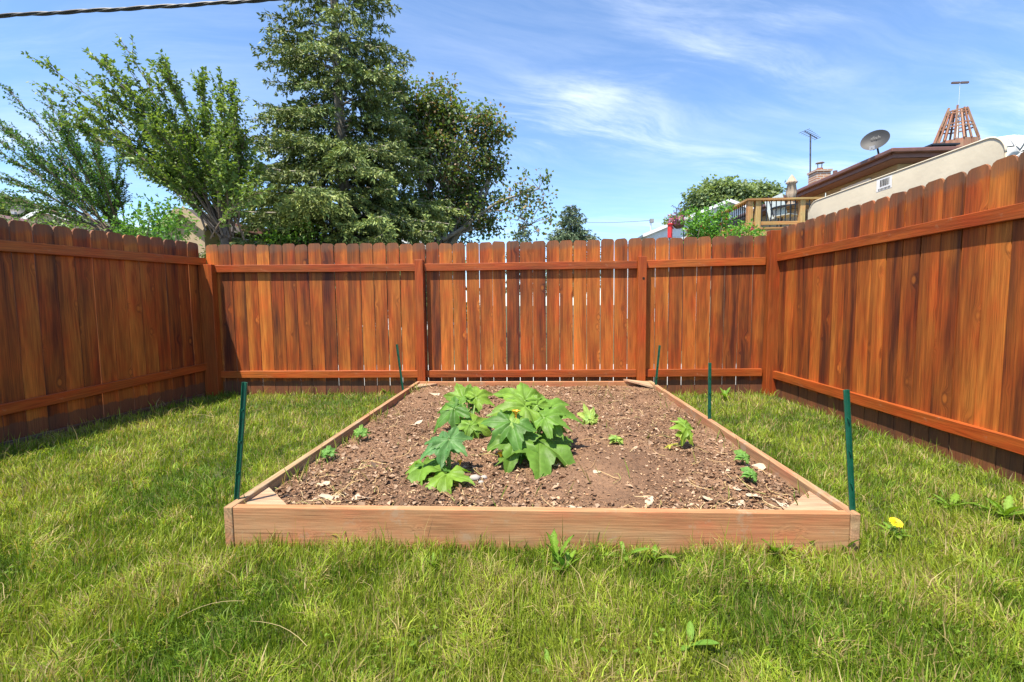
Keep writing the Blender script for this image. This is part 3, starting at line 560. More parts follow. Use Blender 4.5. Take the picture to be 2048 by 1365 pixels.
# grass blades sprouting along the inner bed boards and here and there in the soil
k = 620; sx = np.where(rng.random(k) < .6, BX0+T+.01+np.abs(rng.normal(0, .07, k)), np.where(rng.random(k) < .4, BX1-T-.01-np.abs(rng.normal(0, .06, k)), rng.uniform(BX0+.1, BX1-.1, k)))
sy = rng.uniform(BY0+.08, BY1-.08, k); cl_ = np.array([mnoise.noise((a*3, b_*3, 21.)) for a, b_ in zip(sx, sy)]) > .02; sx, sy = sx[cl_], sy[cl_]; k = len(sx)
P = np.stack([sx, sy, np.array([soilz(a, b_) for a, b_ in zip(sx, sy)])-.004], 1); D = unit(k)*.55+[0, 0, 1.]; hh = rng.uniform(.03, .13, k)
V, Tt = cards(P, D, unit(k), hh, rng.uniform(.003, .006, k), .1); pal = np.array([(.2, .3, .04), (.3, .34, .07), (.14, .25, .03), (.42, .36, .14)])
tag(obj('sprouting_grass', npmesh('sprouting_grass', V, Tt, np.repeat(pal[rng.integers(0, 4, k)]*rng.uniform(.8, 1.2, (k, 1)), 4, 0), gmat)), 'thin grass blades sprouting along the inner edges of the bed', 'grass', kind='stuff')
rng = np.random.default_rng(5); random.seed(5)
# ---------------------------------------------------------------- trees
barkm = plain('bark', (.16, .12, .09), .9, 0, .35, 12., .6); barkg = plain('grey_bark', (.26, .23, .19), .9, 0, .3, 12., .6)
lm = leafmat('tree_leaf', .35, .5, (1.3, 1.3, .5), .35); needlem = leafmat('needles', .12, .55, (1.1, 1.1, .6), .3)
def bez(a, b_, c_, n=8):
    return [a*(1-t)**2+b_*2*t*(1-t)+c_*t*t for t in np.linspace(0, 1, n)]
def tree(name, base, label, wood_mb, bark, parts, mat, group=None):
    base = Vector(base); root = thing(name, base, label, 'tree', group)
    wood_mb.v = [tuple(Vector(p)-base) for p in wood_mb.v]
    obj('trunk', wood_mb.mesh('trunk', bark, True), None, root, (0, 0, 0))
    V, T_, c_ = merge(parts); obj('crown', npmesh('crown', V-np.array(base), T_, c_, mat), None, root, (0, 0, 0)); return root
def leaves_on(P, dirs, n_per, L, W, pal, spread=.5, down=.2):
    """leaves along twig points: P (k,3), dirs (k,3)"""
    k = len(P)*n_per; Pp = np.repeat(P, n_per, 0); D = np.repeat(dirs, n_per, 0)*.6+unit(k)*spread; D[:, 2] -= down
    N = unit(k)*.7+[0, 0, 1.]; Ls = rng.uniform(.7, 1.25, k)*L; V, T_ = cards(Pp+unit(k)*.01, D, N, Ls, Ls*W, .12)
    pal = np.array(pal); c_ = pal[rng.integers(0, len(pal), k)]*rng.uniform(.75, 1.25, (k, 1)); return V, T_, np.repeat(c_, 4, 0)
def elm(base_px, Y, tips, label, pal, stems=3, base_w=.35, lsize=.085, group=None, ctrl=.45, ntw=36, zb=None, start=.22):
    base = at(base_px[0], base_px[1], Y); base.z = 0; wd = MB(); parts = []
    b0 = at(base_px[0], base_px[1], Y)
    wd.tube([base, base*.5+b0*.5, b0], [.1, .085, .075], 8)
    for tx, ty, wt in tips:
        for s in range(stems):
            tip = at(tx+rng.normal(0, 10), ty+rng.normal(0, 12)+s*rng.uniform(0, 45), Y+rng.normal(0, .8)*(s > 0)); a = b0+Vector((rng.normal(0, base_w*.25), rng.normal(0, base_w*.4), rng.uniform(-.3, .1)))
            d = tip-a; c_ = a+d*ctrl+Vector((0, 0, d.length*.10))+Vector((rng.normal(0, .1), rng.normal(0, .1), 0))
            pts = bez(a, c_, tip, 10); wd.tube(pts, [.019*(1-.85*i/9)*wt+.002 for i in range(10)], 5, False)
            pa = np.array([tuple(p) for p in pts]); L = d.length
            for k in range(int(ntw*wt)):
                t = start+(1-start)*rng.random()**.8; f = t*9; i = min(int(f), 8); p = pa[i]+(pa[i+1]-pa[i])*(f-i); dr_ = pa[i+1]-pa[i]; dr_ /= np.linalg.norm(dr_)
                td = dr_+unit(1)[0]*.5+np.array([0, 0, .12]); td /= np.linalg.norm(td); tl = rng.uniform(.25, .75)*(1.15-.6*t); m_ = max(4, int(tl/.045))
                tt = np.linspace(.1, 1, m_)[:, None]; Q = p+td*tl*tt+np.array([0, 0, -.06])*tl*tt**2
                wd.tube([Vector(p), Vector(Q[m_//2]), Vector(Q[-1])], [.006, .004, .002], 3, False)
                parts.append(leaves_on(Q, np.tile(td, (m_, 1)), 2, lsize, .55, pal, .75, .3))
    return tree('elm_tree', base, label, wd, barkm, parts, lm, group)
GP = [(.13, .21, .045), (.16, .25, .055), (.1, .17, .04), (.2, .28, .07)]
elm((448, 455), 9.2, [(108, 150, .9), (190, 112, 1), (252, 88, 1), (330, 135, 1), (405, 165, 1), (446, 165, 1), (478, 215, .9), (215, 180, 1), (165, 235, .8), (492, 270, .8), (300, 210, 1), (380, 240, 1), (440, 290, 1), (350, 330, .7), (500, 350, .7), (270, 290, .7)],
    'wind-swept elm fanning up beside the tall spruce, with bare brown stems', GP, 3)
elm((235, 462), 10.5, [(25, 195, 1), (-15, 270, 1), (88, 205, 1), (-40, 345, 1), (-30, 400, .8), (60, 280, 1), (130, 238, 1), (185, 262, 1), (228, 300, .9), (110, 330, 1), (180, 350, .8), (20, 330, 1), (240, 380, .7)],
    'smaller darker elm with feathery twigs above the shaded fence', [(.06, .15, .03), (.08, .19, .035), (.05, .12, .03), (.11, .21, .05)], 3, .3, .06)
def shrub(pxs, Y, label, pal, n, r, lsize=.09, name='shrub', cat='shrub', fl=None, group=None, z0=0.):
    c0 = at(pxs[0][0], pxs[0][1], Y); base = Vector((c0.x, c0.y, z0)); root = thing(name, base, label, cat, group); wd = MB(); parts = []
    for px, py in pxs:
        q = at(px, py, Y+rng.normal(0, .25)); wd.tube([base, base.lerp(q, .5)+Vector((rng.normal(0, .1), 0, .1)), q], [.025, .015, .006], 5, False)
        P = np.array(q)+rng.normal(0, r, (n, 3)); D = P-np.array(q); D /= np.linalg.norm(D, axis=1, keepdims=True)+1e-6
        parts.append(leaves_on(P, D, 2, lsize, .6, pal, .9, .2))
        if fl is not None:
            k = 1; P = np.array(q)+unit(k)*r*1.5; parts.append(leaves_on(np.repeat(P, 6, 0), unit(k*6), 1, lsize*.8, .9, [fl], 1., 0))
    wd.v = [tuple(Vector(p)-base) for p in wd.v]; obj('stems', wd.mesh('stems', barkm), None, root, (0, 0, 0))
    V, T_, c_ = merge(parts); obj('foliage', npmesh('foliage', V-np.array(base), T_, c_, lm), None, root, (0, 0, 0)); return root
shrub([(255, 465), (280, 450), (300, 440), (330, 445), (345, 465), (315, 468), (270, 470), (345, 435)], 8.4, 'leafy green shrub below the two elms against the shed', [(.07, .18, .03), (.1, .23, .035), (.13, .26, .05)], 120, .16, .075)
shrub([(90, 470), (130, 465), (160, 468), (60, 460)], 9.4, 'pale low shrub in front of the gabled beige house', [(.14, .24, .06), (.18, .28, .08)], 70, .16, .07)
def spruce(base_px, Y, top_px, prof, label, seed_n, pal, dens=1., card=.1, whorl=.34, group=None, nb=6, droop=.35, lat=.13, seeth=.25):
    base = at(base_px[0], base_px[1], Y); base.z = 0; top = at(top_px[0], top_px[1], Y); H = top.z
    ax = lambda z: Vector((base.x+(top.x-base.x)*z/H, Y, z)); r0 = .017*H
    wd = MB(); wd.tube([ax(H*t) for t in np.linspace(0, 1, 9)], [r0*(1-.93*t) for t in np.linspace(0, 1, 9)], 9); P = []; D = []; K = []
    z = prof[0][0]; ang = 0.
    while z < H-.15:
        R = float(np.interp(z, [p[0] for p in prof], [p[1] for p in prof])); dn = float(np.interp(z, [p[0] for p in prof], [p[2] for p in prof]))
        for k in range(nb):
            if rng.random() > dn: continue
            ang += 2.399+rng.normal(0, .3); L = R*rng.uniform(.65, 1.12); o_ = np.array(ax(z+rng.uniform(-whorl, whorl)*.5)); h_ = np.array([math.cos(ang), math.sin(ang), 0]); m_ = 9; pts = []
            sl = rng.uniform(.05, .3)*(1 if z < H*.75 else -.6); dr = droop*rng.uniform(.6, 1.3)
            for i in range(m_):
                t = i/(m_-1); pts.append(o_+h_*L*t+np.array([0, 0, 1])*L*(sl*t-dr*t*t+.22*max(0, t-.7)))
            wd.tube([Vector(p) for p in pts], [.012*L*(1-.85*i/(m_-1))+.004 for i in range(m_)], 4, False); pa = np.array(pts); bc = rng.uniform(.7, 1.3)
            sgn = 1; s_ = seeth*L
            while s_ < L:
                t = s_/L; f = t*(m_-1); i = min(int(f), m_-2); p = pa[i]+(pa[i+1]-pa[i])*(f-i); side = np.cross(h_, [0, 0, 1])*sgn; sgn = -sgn
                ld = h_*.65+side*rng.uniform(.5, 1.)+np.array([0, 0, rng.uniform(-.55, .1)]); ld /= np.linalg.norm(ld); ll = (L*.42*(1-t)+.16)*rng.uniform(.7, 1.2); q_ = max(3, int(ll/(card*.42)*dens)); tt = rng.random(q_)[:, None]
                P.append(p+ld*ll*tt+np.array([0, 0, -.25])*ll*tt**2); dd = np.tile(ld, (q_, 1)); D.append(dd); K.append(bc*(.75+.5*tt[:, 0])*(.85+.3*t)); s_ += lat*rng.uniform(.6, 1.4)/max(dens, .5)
        z += whorl*rng.uniform(.7, 1.3)
    P = np.concatenate(P); D = np.concatenate(D); K = np.concatenate(K); parts = []
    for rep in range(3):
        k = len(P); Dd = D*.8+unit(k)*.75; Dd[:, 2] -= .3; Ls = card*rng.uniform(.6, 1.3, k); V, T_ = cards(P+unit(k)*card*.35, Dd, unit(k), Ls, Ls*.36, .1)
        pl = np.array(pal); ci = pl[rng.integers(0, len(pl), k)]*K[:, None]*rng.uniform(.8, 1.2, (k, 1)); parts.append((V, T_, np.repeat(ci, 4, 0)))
    return tree('spruce_tree', base, label, wd, barkg, parts, needlem, group)
SP = [(.125, .175, .05), (.16, .21, .06), (.1, .145, .045), (.21, .245, .07)]
Ys = 13.
zf = lambda py: at(680, py, Ys).z
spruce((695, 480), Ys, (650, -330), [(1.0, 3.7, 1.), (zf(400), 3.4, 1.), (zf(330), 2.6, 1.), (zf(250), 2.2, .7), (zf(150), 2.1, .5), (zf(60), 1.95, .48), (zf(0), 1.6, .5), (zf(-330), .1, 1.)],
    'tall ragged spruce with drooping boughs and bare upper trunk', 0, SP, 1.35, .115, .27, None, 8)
def broad(base_px, Y, blobs, label, pal, nclu, nleaf, lsize, clr, name='maple_tree', group=None, limbs=(), bark=None, trunk_r=.16, fork=.45):
    base = at(base_px[0], base_px[1], Y); base.z = 0; wd = MB(); parts = []; sc_ = Y/FPX
    cx = sum(b_[0] for b_ in blobs)/len(blobs); cy = sum(b_[1] for b_ in blobs)/len(blobs); crown = at(cx, cy, Y); fk = base.lerp(Vector((crown.x*.6+base.x*.4, Y, crown.z)), fork)
    wd.tube([base, base.lerp(fk, .5)+Vector((.05, 0, 0)), fk], [trunk_r, trunk_r*.85, trunk_r*.7], 8); tot = sum(b_[2]*b_[3] for b_ in blobs)
    for bx, by, rx, ry in blobs:
        c0 = at(bx, by, Y); mid = fk.lerp(c0, .6)+Vector((rng.normal(0, .2), rng.normal(0, .3), .1)); wd.tube(bez(fk, fk.lerp(mid, .5)+Vector((0, 0, .3)), mid, 6), [trunk_r*.55*(1-.12*i) for i in range(6)], 6, False)
        for k in range(max(3, int(nclu*rx*ry/tot))):
            u_ = unit(1)[0]*rng.uniform(.35, 1.2); q = Vector((c0.x+u_[0]*rx*sc_, Y+u_[1]*(rx+ry)*.5*sc_, c0.z+u_[2]*ry*sc_)); wd.tube(bez(mid, mid.lerp(q, .5)+Vector((rng.normal(0, .1), rng.normal(0, .1), .12)), q, 5), [.03*trunk_r/.16*(1-.2*i) for i in range(5)], 4, False)
            P = np.array(q)+np.clip(rng.normal(0, clr, (nleaf, 3)), -clr*1.7, clr*1.7)*[1, 1, .7]; D = P-np.array(q); D /= np.linalg.norm(D, axis=1, keepdims=True)+1e-6; V, T_, c_ = leaves_on(P, D, 1, lsize, .8, pal, .6, .3); parts.append((V, T_, c_*rng.uniform(.75, 1.25)))
    for pts, r_ in limbs:
        W3 = [at(px, py, Y-.4) for px, py in pts]; wd.tube(W3, [r_*(1-.75*i/(len(W3)-1)) for i in range(len(W3))], 6, False)
        for i in range(len(W3)//2, len(W3)):
            for rep in range(7):
                q = W3[i]+Vector((rng.normal(0, .35), rng.normal(0, .3), rng.normal(0, .22))); wd.tube([W3[i], W3[i].lerp(q, .5)+Vector((0, 0, .05)), q], [.014, .01, .004], 4, False); P = np.array(q)+rng.normal(0, .13, (26, 3)); parts.append(leaves_on(P, unit(26), 1, lsize, .8, pal, .6, .3))
    return tree(name, base, label, wd, bark or barkg, parts, lm, group)
MPAL = [(.105, .17, .045), (.13, .2, .05), (.08, .135, .04), (.16, .2, .07), (.25, .17, .095)]
broad((880, 480), 15.5, [(795, 225, 40, 50), (840, 200, 48, 40), (900, 240, 45, 45), (950, 250, 32, 35), (980, 310, 26, 36), (900, 320, 62, 55), (830, 310, 50, 65), (955, 385, 42, 40), (890, 405, 60, 45), (930, 450, 50, 30), (840, 435, 50, 40), (1000, 270, 10, 14), (990, 345, 18, 18)],
    'broad dark maple with brownish leaf tips behind the spruce', MPAL, 215, 105, .115, .22,
    limbs=[([(885, 480), (930, 455), (965, 425), (1000, 402), (1040, 390), (1078, 378)], .075), ([(965, 425), (1010, 420), (1040, 435), (1060, 450)], .03)], trunk_r=.2)
far = lambda Y, s=1.: s*Y/13.
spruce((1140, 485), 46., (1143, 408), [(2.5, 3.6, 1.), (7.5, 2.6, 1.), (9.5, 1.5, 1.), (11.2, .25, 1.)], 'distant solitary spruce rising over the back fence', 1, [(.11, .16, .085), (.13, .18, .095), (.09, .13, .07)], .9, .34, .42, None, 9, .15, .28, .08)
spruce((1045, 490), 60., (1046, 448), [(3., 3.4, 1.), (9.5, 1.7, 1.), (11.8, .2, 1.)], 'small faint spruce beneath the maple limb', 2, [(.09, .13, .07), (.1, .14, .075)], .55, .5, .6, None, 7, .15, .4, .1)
FP = [(.19, .26, .12), (.22, .29, .13), (.16, .22, .1)]  # distant haze is put into these paler leaf colours, no air is built
broad((1440, 480), 42., [(1405, 410, 26, 24), (1440, 390, 32, 24), (1475, 395, 26, 22), (1430, 420, 40, 22)], 'round-topped distant tree behind the white roof', FP, 150, 120, .3, .5, 'broadleaf_tree', trunk_r=.3)
broad((1520, 480), 46., [(1505, 400, 20, 20), (1530, 392, 20, 18), (1515, 412, 26, 16)], 'lower distant tree between the white roof and the deck umbrella', FP, 80, 110, .3, .45, 'broadleaf_tree', trunk_r=.3)
broad((20, 480), 30., [(10, 425, 26, 18), (45, 428, 22, 16), (-30, 420, 30, 20)], 'distant tree behind the dark satellite dish at the beige house', FP, 90, 90, .24, .4, 'broadleaf_tree', trunk_r=.25)
broad((1360, 490), 50., [(1345, 450, 12, 10), (1358, 442, 10, 8)], 'tiny far treetop beside the white house roof edge', FP, 24, 90, .3, .4, 'broadleaf_tree', trunk_r=.2)
shrub([(560, 478), (600, 470), (640, 480), (530, 484), (580, 486)], 11., 'low green bush under the spruce boughs', [(.1, .22, .035), (.13, .26, .05)], 60, .16, .09)
# ---------------------------------------------------------------- buildings on the left
tan = plain('tan_siding', (.42, .33, .22), .8, 0, .1, 6.); beige = plain('beige_wall', (.6, .48, .32), .8, 0, .08, 4.); white = plain('white_paint', (.78, .78, .77), .6, 0, .05, 5.); dkroof = plain('dark_shingle', (.09, .08, .075), .9, 0, .25, 9., .4); browntrim = plain('brown_trim', (.16, .072, .054), .5, 0, .15, 6.); soffm = plain('brown_soffit', (.22, .11, .085), .7, 0, .12, 6.)
def gable(px0, px1, eave_y, peak, Y, depth, wallm, roofm, trimm, label, name='house', over=.3, lap=0.):
    a = at(px0, eave_y, Y); b_ = at(px1, eave_y, Y); pk = at(peak[0], peak[1], Y); root = thing(name, ((a.x+b_.x)/2, Y, 0), label, 'building')
    zl, zr = a.z, b_.z; m = MB(); P = [(a.x, 0), (b_.x, 0), (b_.x, zr), (pk.x, pk.z), (a.x, zl)]; n_ = len(P)
    m.add([(x, y, z) for y in (Y, Y+depth) for x, z in P], [tuple(range(n_)), tuple(range(2*n_-1, n_-1, -1))]+[((i+1) % n_, i, i+n_, (i+1) % n_+n_) for i in range(n_)]); m.build('wall', wallm, root)
    for (p, q, s) in ((Vector((a.x, 0, zl)), pk, -1), (Vector((b_.x, 0, zr)), pk, 1)):
        p = Vector((p.x, Y, p.z)); e_ = (p-q).normalized(); p2 = p+e_*over; th = .12; nrm = Vector((0, 1, 0)).cross(e_).normalized(); nrm = nrm if nrm.z > 0 else -nrm; m = MB()
        V = [c_+Vector((0, y, 0))+nrm*h for y in (-over, depth+over) for c_, h in ((q, .003), (p2, .003), (p2, th), (q, th))]; m.add(V, [(0, 1, 2, 3), (7, 6, 5, 4), (0, 4, 5, 1), (1, 5, 6, 2), (2, 6, 7, 3), (3, 7, 4, 0)]); r_ = m.build('roof', roofm, root)
        t = MB(); V = [c_+Vector((0, -over-.03, 0))+nrm*h for c_, h in ((q, -.04), (p2, -.04), (p2, th+.02), (q, th+.02))]; V += [v+Vector((0, .028, 0)) for v in V]; t.add(V, [(0, 1, 2, 3), (7, 6, 5, 4), (0, 4, 5, 1), (1, 5, 6, 2), (2, 6, 7, 3), (3, 7, 4, 0)]); t.build('rake_board', trimm, root)
    if lap:
        z = .3; 
        while z < max(zl, zr): 
            MB().box(a.x+.02, b_.x-.02, Y-.018, Y-.002, z, z+lap*.88).build('siding_board', wallm, root); z += lap
    return root
gable(58, 150, 443, (93, 424), 24., 9., beige, dkroof, white, 'small beige gabled house with white rake boards over the shaded fence')
gable(-120, 25, 447, (-10, 434), 18., 6., browntrim, browntrim, browntrim, 'dark brown roof end rising at the fence beside the beige house')
gable(335, 408, 455, (368, 424), 11.5, 5., tan, dkroof, tan, 'weathered tan shed behind the elm stems', 'shed', .12)
gable(404, 545, 470, (405, 448), 13.2, 3., plain('grey_brown_wall', (.2, .16, .13), .85, 0, .15, 6.), dkroof, browntrim, 'low brown lean-to with a dark sloping roof beside the tan shed', 'shed', .1)
gable(700, 862, 455, (781, 400), 22., 8., white, dkroof, white, 'white lap-sided house glimpsed under the spruce boughs', lap=.2)
wh = gable(1293, 1640, 471, (1455, 405), 30., 9., white, plain('white_roof', (.6, .62, .66), .7, 0, .06, 5.), white, 'white house with a long pale roof slope behind the deck', lap=.28)
def dish(px, py, Y, R, label, mast, text=None, face=(-.75, -.6, .25)):
    p = at(px, py, Y); root = thing('satellite_dish', mast, label, 'satellite dish'); gmz = plain('dish_grey', (.028, .028, .03), .6, .0, .1, 6.)
    q = Vector(face).normalized().to_track_quat('Z', 'Y'); V = []; F = []; n_ = 28
    for j in range(6):
        f = j/5
        for i in range(n_): a = 2*math.pi*i/n_; V.append(p+q @ Vector((R*f*math.cos(a), R*.88*f*math.sin(a), R*.22*f*f)))
        if j: F += [((j-1)*n_+i, (j-1)*n_+(i+1) % n_, j*n_+(i+1) % n_, j*n_+i) for i in range(n_)]
    m = MB().add(V, F); m.build('reflector', gmz, root, smooth=True); back = p-q @ Vector((0, 0, .05))
    MB().tube([Vector(mast), Vector(mast).lerp(back, .6)+Vector((0, 0, .02)), back, p], .022, 8).build('mast', gmz, root); ft = p+q @ Vector((0, -R*1.02, R*.75)); MB().tube([p+q @ Vector((0, -R*.85, R*.15)), ft], .014, 6).build('feed_arm', gmz, root); MB().bar(ft, ft+q @ Vector((0, .05, -.1)), .11, .09).build('receiver', plain('receiver', (.4, .4, .42), .5), root)
    if text:
        cu = bpy.data.curves.new('lettering', 'FONT'); cu.body = text; cu.size = R*.42; cu.align_x = 'CENTER'; cu.align_y = 'CENTER'; cu.extrude = .002; t_ = bpy.data.objects.new('tmp', cu); C.objects.link(t_); bpy.context.view_layer.update()
        me = bpy.data.meshes.new_from_object(t_); bpy.data.objects.remove(t_); me.materials.append(plain('letter_grey', (.13, .13, .13), .6)); o = obj('lettering', me, None, root); o.location = p+q @ Vector((0, R*.25, R*.1))-Vector(mast); o.rotation_euler = q.to_euler()
    return root
dish(38, 421, 17.5, .26, 'dark satellite dish on the dark roof end beside the beige house', at(34, 440, 17.8), None, (.2, -.9, .45))
# ---------------------------------------------------------------- neighbour house on the right
cor = at(1786, 316, 11.7); ez = cor.z; EX, EY = cor.x, cor.y
brick_h = thing('neighbour_house', (EX+6, EY+6, 0), 'tan house with brown eaves, gutter and soffit beyond the mattress', 'building')
wallx, wally = EX+.45, EY+.45; MB().box(wallx, EX+13, wally, EY+14, 0, ez-.02).build('wall', plain('tan_stucco', (.36, .28, .17), .85, 0, .1, 5., .2), brick_h)
ro = MB(); rz = ez+.2; ro.add([(EX, EY, rz), (EX+14, EY, rz), (EX+14, EY+15, rz), (EX, EY+15, rz), (EX+6.5, EY+6.5, rz+2.), (EX+7.5, EY+8, rz+2.)], [(0, 1, 4), (1, 2, 5, 4), (2, 3, 5), (3, 0, 4, 5)]).build('roof', dkroof, brick_h)
MB().add([(EX+.02, EY+.02, ez-.01), (EX+14, EY+.02, ez-.01), (EX+14, EY+15, ez-.01), (EX+.02, EY+15, ez-.01)], [(0, 3, 2, 1)]).build('soffit', soffm, brick_h)
MB().box(EX, EX+.03, EY+.03, EY+15, ez, rz-.004).build('fascia', browntrim, brick_h); MB().box(EX, EX+14, EY, EY+.03, ez, rz-.004).build('fascia', browntrim, brick_h)
for a, b_ in (((EX-.06, EY-.12, rz-.05), (EX-.06, EY+15, rz-.05)), ((EX-.12, EY-.06, rz-.05), (EX+14, EY-.06, rz-.05))): MB().bar(a, b_, .11, .1).build('gutter', browntrim, brick_h, bevel=.02)
dx = at(1652, 375, EY+4.2); MB().tube([(EX-.06, EY+4.2, rz-.1), (EX-.02, EY+4.2, rz-.3), (wallx-.06, EY+4.25, rz-.6), (wallx-.06, EY+4.25, .1)], .045, 8).build('downspout', browntrim, brick_h)
wy = onplane(1742, 360, Vector((wallx, 0, 0)), Vector((1, 0, 0))).y; wn = MB().box(wallx-.04, wallx-.003, wy, wy+1.15, ez-1.25, ez-.12).build('window', white, brick_h)
MB().box(wallx-.05, wallx-.041, wy+.12, wy+1.03, ez-1.15, ez-.24).build('pane', plain('dark_glass', (.05, .06, .07), .1), wn)
for k in range(5): MB().box(wallx-.062, wallx-.052, wy+.14, wy+1.01, ez-.42-k*.16, ez-.36-k*.16).build('blind_slat', white, wn)
lamp = thing('flood_light', (wallx-.02, EY+3., ez-.35), 'small twin flood light on the tan wall under the eave', 'light'); MB().bar((wallx-.01, EY+3., ez-.35), (wallx-.16, EY+2.95, ez-.42), .1, .1).build('lamp_head', plain('grey_lamp', (.3, .3, .3), .5), lamp); MB().bar((wallx-.01, EY+3.2, ez-.35), (wallx-.16, EY+3.28, ez-.42), .1, .1).build('lamp_head', plain('grey_lamp2', (.3, .3, .3), .5), lamp)
bk, nt, b = newmat('chimney_brick'); tcb = nd(nt, 'TexCoord').outputs['Object']
br = nd(nt, 'TexBrick', Vector=nd(nt, 'Mapping', i0=tcb, Rotation=(math.pi/2, 0, 0)).outputs[0], Color1=(.36, .15, .07, 1), Color2=(.46, .23, .11, 1), Mortar=(.5, .45, .38, 1), Scale=1., i5=.012); br.inputs['Brick Width'].default_value = .21; br.inputs['Row Height'].default_value = .075
nt.links.new(br.outputs[0], b.inputs['Base Color'])
YC = EY+5.; c0 = at(1638, 372, YC); ctop = at(1638, 343, YC).z
ch = thing('brick_chimney', (c0.x, YC, rz), 'orange brick chimney with a metal flue cap above the brown eave', 'chimney'); hw = 13*YC/FPX
MB().box(c0.x-hw, c0.x+hw, YC-hw, YC+hw, rz-.3, ctop-.06).build('stack', bk, ch); MB().box(c0.x-hw*1.15, c0.x+hw*1.15, YC-hw*1.15, YC+hw*1.15, ctop-.06, ctop).build('crown', bk, ch)
MB().tube([(c0.x, YC, ctop-.02), (c0.x, YC, at(1638, 337, YC).z)], .1, 10).build('flue_pot', plain('clay', (.3, .13, .08), .8), ch); fz = at(1638, 327, YC).z
cp = MB(); cp.tube([(c0.x, YC, fz), (c0.x, YC, fz+.035)], [.14, .1], 12)
for k in range(4): a = k*math.pi/2+.4; cp.tube([(c0.x+.07*math.cos(a), YC+.07*math.sin(a), ctop+.05), (c0.x+.09*math.cos(a), YC+.09*math.sin(a), fz)], .008, 5)
cp.build('flue_cap', plain('cap_metal', (.25, .25, .26), .5, .5), ch)
YA = EY+5.6; m0 = at(1621, 385, YA); m1 = at(1621, 268, YA)
an = thing('tv_antenna', (m0.x, YA, rz-.1), 'tall thin television aerial mast beside the brick chimney', 'antenna'); am = plain('aerial', (.1, .1, .11), .5, .5)
MB().tube([(m0.x, YA, rz-.1), (m1.x, YA, m1.z)], .025, 6).build('mast', am, an); bo = MB(); bo.tube([(m1.x-.28, YA-.12, m1.z+.06), (m1.x+.32, YA+.14, m1.z-.12)], .014, 5)
for k in range(8): t = k/7; p = Vector((m1.x-.28, YA-.12, m1.z+.06)).lerp(Vector((m1.x+.32, YA+.14, m1.z-.12)), t); l_ = .2-.08*t; bo.tube([p+Vector((-.35*l_, l_, .0)), p-Vector((-.35*l_, l_, 0))], .009, 4)
bo.build('boom', am, an)
vp = at(1670, 352, EY+3.6); v0 = thing('vent_pipe', (vp.x, EY+3.6, rz), 'short dark vent pipe on the roof next to the chimney', 'pipe'); MB().tube([(vp.x, EY+3.6, rz-.1), (vp.x, EY+3.6, at(1670, 342, EY+3.6).z)], .06, 10).build('pipe', browntrim, v0); MB().tube([(vp.x, EY+3.6, rz+.02), (vp.x, EY+3.6, rz+.1)], [.12, .065], 10).build('flashing', dkroof, v0)
dp = at(1758, 316, EY+.7); dish(1751, 283, EY+.6, .3, 'grey lettered satellite dish on the brown-eaved roof', Vector((dp.x, EY+.7, rz+.05)), 'dish', (-.7, -.65, .3))
bv_ = at(1868, 299, EY+1.6); rv = thing('roof_vent', (bv_.x, EY+1.6, rz+.3), 'flat black roof vent next to the wooden lantern frame', 'roof vent'); MB().box(bv_.x-.28, bv_.x+.3, EY+1.3, EY+1.9, rz+.2, bv_.z).build('vent_box', plain('black_vent', (.02, .02, .025), .4), rv); MB().box(bv_.x-.34, bv_.x+.36, EY+1.24, EY+1.96, bv_.z, bv_.z+.04).build('vent_lid', plain('black_vent2', (.025, .025, .03), .4), rv)
# wooden lantern-shaped frame on the roof
YT = EY+3.4; tb = at(1911, 302, YT); tt_ = at(1911, 217, YT).z; tm = at(1911, 286, YT).z; Rb = 33*YT/FPX; Rt = 13*YT/FPX; cxT = tb.x
tw_ = thing('wooden_lantern_frame', (cxT, YT, rz+.5), 'eight-sided tapering wooden frame open to the sky on the roof', 'roof frame'); wt = wood('frame_wood', (.2, .1, .06), (.33, .18, .11), (.42, .25, .16), 2, 0)
oct_ = lambda R, z, k: Vector((cxT+R*math.cos(math.pi/8+k*math.pi/4), YT+R*math.sin(math.pi/8+k*math.pi/4), z))
for k in range(8):
    a, b_ = oct_(Rb, tm, k), oct_(Rb, tm, k+1); m = MB(); lo = [Vector((p.x, p.y, rz-.1)) for p in (a, b_)]; inn = lambda p: Vector((cxT+(p.x-cxT)*.95, YT+(p.y-YT)*.95, p.z)); V = [lo[0], lo[1], b_, a]; V += [inn(v) for v in V]
    m.add(V, [(0, 1, 2, 3), (7, 6, 5, 4), (0, 4, 5, 1), (1, 5, 6, 2), (2, 6, 7, 3), (3, 7, 4, 0)]).build('base_panel', wt, tw_); MB().bar(oct_(Rb*1.02, rz-.1, k), oct_(Rb*1.02, tm+.03, k), .07, .07).build('corner_post', wt, tw_)
    MB().bar(oct_(Rb, tm, k), oct_(Rt, tt_+rng.uniform(-.12, .06), k),   .04, .055, (math.cos(math.pi/8+k*math.pi/4), math.sin(math.pi/8+k*math.pi/4), .3)).build('rafter', wt, tw_)
    p, q = a.lerp(b_, .5), oct_(Rt, tt_, k).lerp(oct_(Rt, tt_, k+1), .5); MB().bar(p, p.lerp(q, rng.uniform(.85, 1.05)), .03, .04, (0, 1, .3)).build('slat', wt, tw_)
    for f in (.4, .5, .82, .9): MB().bar(oct_(Rb, tm, k).lerp(oct_(Rt, tt_, k), f), oct_(Rb, tm, k+1).lerp(oct_(Rt, tt_, k+1), f), .03, .035).build('ring_slat', wt, tw_)
